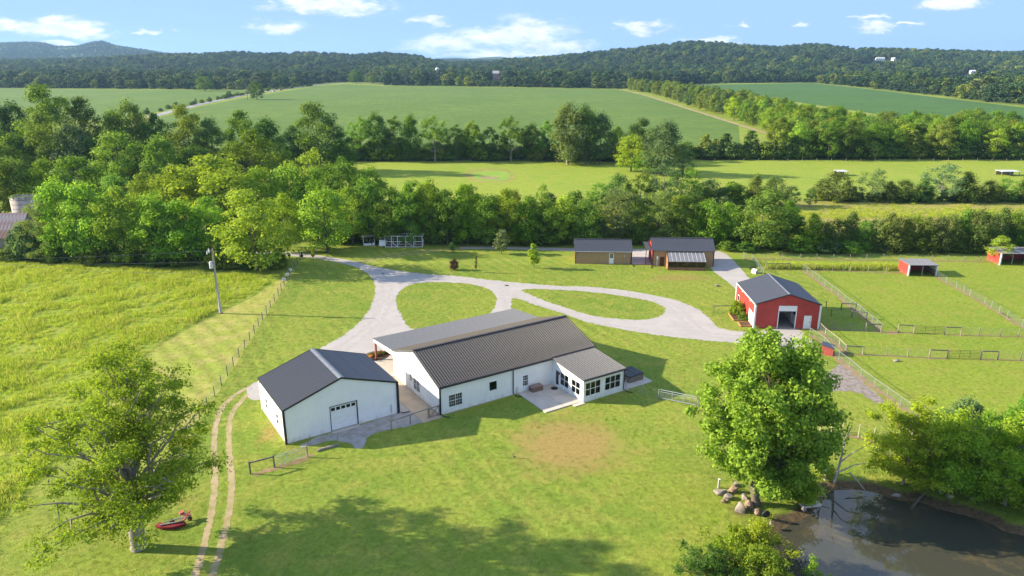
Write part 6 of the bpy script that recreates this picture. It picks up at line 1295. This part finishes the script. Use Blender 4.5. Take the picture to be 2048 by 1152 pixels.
t = thing('marker_post', 'short white marker post left of the rock pile', 'post', G(1437, 976)); b = MB(); b.box(-.07, .07, -.07, .07, 0, .85); b.build('shaft', mat('chalky_post', (.55, .50, .44), .8), t); b = MB(); b.box(-.09, .09, -.09, .09, .85, .9); b.build('cap', WTRIM, t)
t = thing('garden_stake', 'small wooden stake in the dry patch of lawn', 'stake', G(1027, 916)); b = MB(); b.box(-.05, .05, -.05, .05, 0, .62); b.build('shaft', PALEW, t); b = MB(); b.box(.05, .22, -.02, .02, .1, .2); b.build('tag', DWOOD, t)
DEADW = mat('bleached_wood', (.42, .37, .31), .9, vscale=5)
def deadwood(label, base, segs, name='dead_branch', m=None):
    t = thing(name, label, 'branch', base)
    for pts, r0 in segs: b = MB(); n = len(pts); b.tube(pts, [r0 * (1 - .75 * i / (n - 1)) for i in range(n)], 6); b.build('limb', m or DEADW, t, True)
deadwood('bare dead snag at the pond beside the big tree', G(1668, 965), [([(0, 0, 0), (.3, .1, 1.8), (.5, .2, 4.2), (.9, .2, 5.6)], .13), ([(.35, .1, 2.0), (1.2, 0, 3.0), (2.3, .1, 3.6)], .07), ([(.45, .2, 3.2), (-.3, .3, 4.6)], .05), ([(.2, 0, 1.0), (1.4, -.2, 1.9), (2.6, -.3, 2.2)], .07)])
deadwood('second bare dead snag behind the big tree', G(1650, 960), [([(0, 0, 0), (-.1, .1, 2.6), (.1, .2, 5.0)], .11), ([(-.05, .1, 2.2), (-.8, 0, 3.6)], .05)])
deadwood('fallen dead branch hanging over the pond', G(1702, 970), [([(0, .6, .9), (.5, 0, .45), (1.1, -.9, -.3)], .07), ([(.5, 0, .45), (1.2, .2, .7)], .04)])
deadwood('thin dead branch lying at the pond edge', G(1640, 985), [([(0, 0, .5), (.1, -.6, .1), (.3, -1.6, -.4)], .06)])
deadwood('dark log lying on the far pond bank', G(1838, 998), [([(-1.1, -.9, -.35), (0, 0, .05), (1.0, .8, .15)], .16)], 'log', BARK)
for i, (x, y, lab) in enumerate(((1793, 993, 'pale stone at the foot of the pond-side tree'), (1900, 995, 'flat pale stone on the far pond bank'), (1830, 950, 'grey stone behind the pond-side tree'))):
    me = rock(60 + i, .5, .35, .3); me.materials.append(STONE); o = obj('boulder', me); o.location = G(x, y); tag(o, lab, 'rock', 'rocks by the pond')
for i, (x, y, lab) in enumerate(((1434, 572, 'small pale object lying on the back lawn left of the barn'), (1793, 723, 'pale stone in the lower right paddock'))):
    me = rock(80 + i, .6, .35, .25); me.materials.append(STONE); o = obj('boulder', me); o.location = G(x, y); tag(o, lab, 'rock', 'stones on the grass')
# ---- machines under the left tree
RP = mat('red_machine_paint', (.24, .014, .018), .55, vary=.2); RP2 = mat('faded_red_paint', (.40, .11, .10), .7)
t = thing('disc_mower', 'red tractor-drawn mower with curved deck resting under the left tree', 'mower', G(346, 1056), R(38)); t.scale = (.72, .72, .72); b = MB()
def arc(r0, a0, a1, n): return [(r0 * math.cos(a0 + (a1 - a0) * i / n), r0 * math.sin(a0 + (a1 - a0) * i / n)) for i in range(n + 1)]
o_ = arc(2.6, R(200), R(278), 10); i_ = arc(2.05, R(200), R(278), 10); k0 = len(b.v)
for (p, q) in zip(o_, i_):
    for (xx, yy_), z_ in ((p, .12), (p, .42), (q, .52), (q, .12)): b.v.append((xx + .9, yy_ + 2.0, z_))
for i in range(10):
    for j in range(4): a_i = k0 + i * 4 + j; b_i = k0 + i * 4 + (j + 1) % 4; b.f.append((a_i, b_i, b_i + 4, a_i + 4))
b.f += [(k0, k0 + 1, k0 + 2, k0 + 3), (k0 + 43, k0 + 42, k0 + 41, k0 + 40)]
b.build('deck', RP, t); b = MB()
for (p, q) in (((-1.2, .6, .55), (.6, -.1, .6)), ((.6, -.1, .6), (1.7, .6, .75)), ((-.6, .9, .5), (1.3, .5, .6))): b.bar(p, q, .1)
b.build('drawbar', mat('grey_steel', (.28, .27, .28), .5), t); b = MB(); b.bar((1.1, -.2, .55), (2.1, .9, .8), .22, .2); b.bar((1.2, .9, .85), (2.0, .1, .75), .2, .18); b.build('hitch', RP2, t)
b = MB(); b.prism([(1.0, .75), (1.55, .8), (1.5, 1.05), (1.05, 1.0)], .75, 1.25); b.build('shield', RP2, t)
for (x, y, z_) in ((1.1, -.35, .26), (1.9, .25, .26), (.2, 1.05, .26)):
    b = MB(); b.tube([(x - .06, y - .06, z_), (x + .06, y + .06, z_)], .26, 16); o = b.build('wheel', mat('tyre_rubber', (0, 0, 0)), t); b = MB(); b.tube([(x - .065, y - .065, z_), (x + .065, y + .065, z_)], .12, 12); b.build('rim', RP2, o)
t = thing('loader_bucket', 'grey loader bucket with orange frame left of the tree trunk', 'bucket', G(222, 1062), R(55)); b = MB()
b.quad((0, 0, 0), (1.5, 0, 0), (1.5, .7, .05), (0, .7, .05)); b.quad((0, .7, .05), (1.5, .7, .05), (1.5, .85, .75), (0, .85, .75))
for x in (0, 1.5): b.quad((x, 0, 0), (x, .7, .05), (x, .85, .75), (x, .5, .5))
b.build('shell', mat('grey_steel', (0, 0, 0)), t); b = MB(); b.bar((.3, .9, .2), (.3, 1.1, .85), .12); b.bar((1.1, .9, .2), (1.1, 1.1, .85), .12); b.bar((.3, 1.05, .7), (1.1, 1.05, .7), .12); b.build('frame', mat('orange_paint', (.55, .12, .02), .5), t)
# ---- cars on the country road
def car(label, x, y, col, rz):
    t = thing('parked_car', label, 'car', G(x, y, .1), rz); b = MB(); b.prism([(-2.2, .35), (2.2, .35), (2.25, .75), (1.3, .9), (-2.1, .95)], -.85, .85); b.build('body', mat('car_' + label.split()[0], col, .3), t); b = MB(); b.prism([(-1.7, .95), (1.1, .9), (.5, 1.45), (-1.3, 1.5)], -.75, .75); b.build('cabin', DGLASS, t)
    for q in (-1.35, 1.35):
        for v_ in (-.8, .8): b = MB(); b.tube([(q, v_ - .1, .33), (q, v_ + .1, .33)], .33, 12); b.build('wheel', mat('tyre_rubber', (0, 0, 0)), t)
car('white car on the country road beyond the lone roadside tree', 548, 183.5, (.75, .75, .76), R(60)); car('dark car on the country road just right of the roadside tree', 527, 186.5, (.08, .09, .10), R(60)); car('orange machine on the country road ahead of the white car', 562, 181.2, (.6, .2, .05), R(60))
t = thing('bare_tree', 'bare grey tree left of the lone roadside tree', 'tree', G(495, 200)); hh = HGT(495, 200, 166); b = MB(); b.tube([(0, 0, 0), (.3, 0, hh * .5), (0, .2, hh)], [.35, .22, .05], 7); b.build('trunk', BARK2, t); b = MB(); rr_ = random.Random(4)
for i in range(26): z_ = hh * rr_.uniform(.35, .9); a = rr_.uniform(0, 6.3); L_ = rr_.uniform(1.5, 4); b.tube([(0, 0, z_), (math.cos(a) * L_ * .5, math.sin(a) * L_ * .5, z_ + L_ * .35), (math.cos(a) * L_, math.sin(a) * L_, z_ + L_ * .9)], [.1, .06, .02], 4, False)
b.build('crown', BARK2, t)

# ------------------------------------------------------------------ large trees near the camera
def hero(name, label, base, h, tips, r0, leaf_n, leaf_s, rcl, col, bark, lm=LEAF, trunk_h=2.5, flat=.6, bias=.5, seed=1, lean=(0, 0), twigs=2, shell=.6, aspect=.6, up=.3, cat='tree'):
    """tree grown limb by limb: trunk, limbs to the given tips, twigs, and leaves on every twig"""
    rng = np.random.default_rng(seed); t = thing(name, label, cat, base)
    b = MB(); k = 8; top = Vector((lean[0], lean[1], h * .72)); path = [Vector((lean[0] * (i / 7) ** 1.6 + rng.normal() * .12 * (i > 0), lean[1] * (i / 7) ** 1.6 + rng.normal() * .12 * (i > 0), top.z * i / 7)) for i in range(8)]; rr_ = [r0 * (1.22 if i == 0 else (1.08 if i == 1 else 1 - .9 * i / 8)) for i in range(8)]
    path.insert(1, path[0].lerp(path[1], .3)); rr_.insert(1, r0 * 1.12)
    b.tube(path, rr_, 12); b.build('trunk', bark, t, True)
    cen = []; b = MB()
    for tp in tips:
        tp = Vector(tp); zs = min(max(trunk_h * rng.uniform(.8, 1.2), tp.z - .75 * math.hypot(tp.x - lean[0] * .5, tp.y - lean[1] * .5) - .08 * h), top.z)
        st = Vector((lean[0] * (zs / top.z) ** 1.6, lean[1] * (zs / top.z) ** 1.6, zs)); Ln = (tp - st).length; rs = max(.04, r0 * .34 * (1 - .6 * zs / h) * min(1, Ln / 6))
        mids = [st]
        for q in (.25, .5, .75): mids.append(st.lerp(tp, q) + Vector((rng.normal() * .05 * Ln, rng.normal() * .05 * Ln, .12 * Ln * math.sin(q * 3.14) * (1 if tp.z < h * .7 else .3) + rng.normal() * .03 * Ln)))
        mids.append(tp); b.tube(mids, [rs, rs * .75, rs * .52, rs * .32, .015], 7, False)
        cen.append(tuple(tp))
        for q in range(twigs):
            i0 = int(rng.integers(1, 4)); sp = mids[i0].lerp(mids[i0 + 1], rng.random()); e_ = sp + Vector((rng.normal(), rng.normal(), rng.normal() * .5 + .25)).normalized() * rng.uniform(.12, .26) * max(Ln, 3)
            b.tube([sp, sp.lerp(e_, .5) + Vector((0, 0, .1)), e_], [rs * .35, rs * .22, .012], 5, False); cen.append(tuple(e_))
    b.build('limbs', bark, t, True)
    cen = np.array(cen); rad = rcl * rng.uniform(.6, 1.3, (len(cen), 1)) * np.array([[1, 1, flat]]); V, Q = leaves(rng, cen, rad, leaf_n, leaf_s, bias, shell, up, aspect); o = obj('crown', np_mesh('crown', V, Q, lm), t); o.color = (*col, 1)
    return t
def crown_tips(seed, n, prof, z0, z1, rmax, fill=.35, cx=0, cy=0):
    rng = np.random.default_rng(seed); P_ = inside(rng, n, prof, z0, z1, rmax, fill); P_[:, 0] += cx * (P_[:, 2] - z0) / (z1 - z0); P_[:, 1] += cy * (P_[:, 2] - z0) / (z1 - z0); return P_
# old ash on the left: wide, sparse, limbs showing
tp = np.concatenate([crown_tips(21, 66, spread, 3.6, 15.8, 6.6, .32, .6, 1.0), crown_tips(22, 24, spread, 3.2, 9.0, 7.4, .25, -2.2, 1.5)])
hero('spreading_tree', 'large open-crowned spreading tree in the left foreground', G(278, 1096), 16.5, tp, .50, 150, .115, 1.08, (.240, .340, .032), BARK2, trunk_h=3.0, flat=.5, bias=.3, seed=5, lean=(.6, .8), twigs=3, shell=.75, aspect=.5, up=.5)
# big leafy tree on the right
egg = lambda t: max(0.0, math.sin(math.pi * min(.985, .12 + .84 * t))) ** .62
tp = crown_tips(31, 150, egg, 2.2, 15.6, 5.6, .38)
hero('leafy_tree', 'large dense bright green tree by the pond', G(1512, 1008), 16.2, tp, .34, 150, .135, .95, (.230, .365, .048), BARK, trunk_h=2.4, flat=.85, bias=.55, seed=6, twigs=2, shell=.55, aspect=.75, up=.2)
# willows and locusts round the pond
PT = [(1805, 968, 795, 150, 'yellow', 'tree standing alone on the far pond bank', 3), (1880, 985, 830, 150, 'yellow', 'tree right of the lone pond-bank tree', 4), (1945, 1000, 838, 160, 'bright', 'third tree along the far pond bank', 5), (2010, 1010, 840, 160, 'bright', 'fourth tree along the far pond bank', 6), (2075, 1020, 835, 170, 'bright', 'rightmost tree along the pond bank', 7),
      (1920, 935, 815, 110, 'blue', 'blue-green tree behind the pond-bank trees', 8), (2040, 950, 805, 120, 'mid', 'tall tree at the right edge behind the pond-bank trees', 9), (1985, 960, 850, 100, 'olive', 'low olive tree between the pond-bank trees', 10)]
for (x, yb, yt, wpx, c, lab, sd2) in PT:
    g = G(x, yb); hh = HGT(x, yb, yt) * 1.1; rm = wpx * math.hypot(g.y, 30) / CAM_F / 2; tp = crown_tips(50 + sd2, 50, ovoid, .8, hh * .95, rm * 1.15, .4)
    hero('pond_tree', f'{WORD[c]} {lab}', g, hh, tp, .13, 120, .115, .74, tuple(1.18 * q for q in vary(GREEN[c], .1)), BARK2, trunk_h=1.0, flat=.8, bias=.25, seed=sd2, twigs=3, shell=.8, aspect=.42, up=.25)
for (x, yb, yt, wpx, c, lab, sd2) in ((1470, 1140, 1070, 170, 'bright', 'evergreen bush at the bottom edge left of the pond', 11), (1510, 1135, 1052, 110, 'yellow', 'yellow-green bush at the bottom edge beside the pond', 12), (1425, 1175, 1095, 150, 'deep', 'dark bush at the very bottom edge', 13), (1515, 1172, 1095, 90, 'bright', 'bright bush at the bottom edge by the water', 14), (1625, 1180, 1125, 34, 'bright', 'small leafy sprout rising from the pond edge', 15)):
    g = G(x, yb); hh = HGT(x, yb, yt); rm = wpx * math.hypot(g.y, 34) / CAM_F / 2; tp = crown_tips(70 + sd2, 40 if wpx > 50 else 8, dome, .3, hh * .95, rm * 1.1, .5)
    hero('waterside_bush', f'{lab}', g, hh, tp, .06, 90, .085, .5 if wpx > 50 else .3, vary(GREEN[c]), BARK, trunk_h=.3, flat=.8, bias=.3, seed=sd2, twigs=2, shell=.8, aspect=.4, up=.4, cat='bush')
g = G(1590, 1000); hero('waterside_bush', 'green bush under the right side of the big leafy tree', g, 3.0, crown_tips(91, 24, dome, .3, 2.8, 2.2, .45), .06, 90, .12, .6, GREEN['bright'], BARK, trunk_h=.3, seed=19, twigs=2, cat='bush')
row([(1650, 925, 955, 40, 'bush', 'yellow'), (1600, 940, 975, 60, 'bush', 'mid')], 'of the low bushes behind the dead snags', 'bushes behind the dead snags', 'bush', 'bush')

# ------------------------------------------------------------------ haze
hz = MB(); hz.box(-7200, 7200, -800, 7700, -3.5, 185); hm_ = bpy.data.materials.new('haze'); hm_.use_nodes = True; t = N(hm_.node_tree)
pv = t.n('ShaderNodeVolumePrincipled'); pv.inputs['Color'].default_value = (.38, .64, 1.0, 1); pv.inputs['Density'].default_value = 0.7e-4; pv.inputs['Anisotropy'].default_value = .2
o = t.n('ShaderNodeOutputMaterial'); t.i(o, 'Volume', pv)
hz_o = hz.build('haze', hm_); hz_o['kind'] = 'stuff'; hz_o['label'] = 'thin pale air haze over the whole valley'; hz_o['category'] = 'haze'
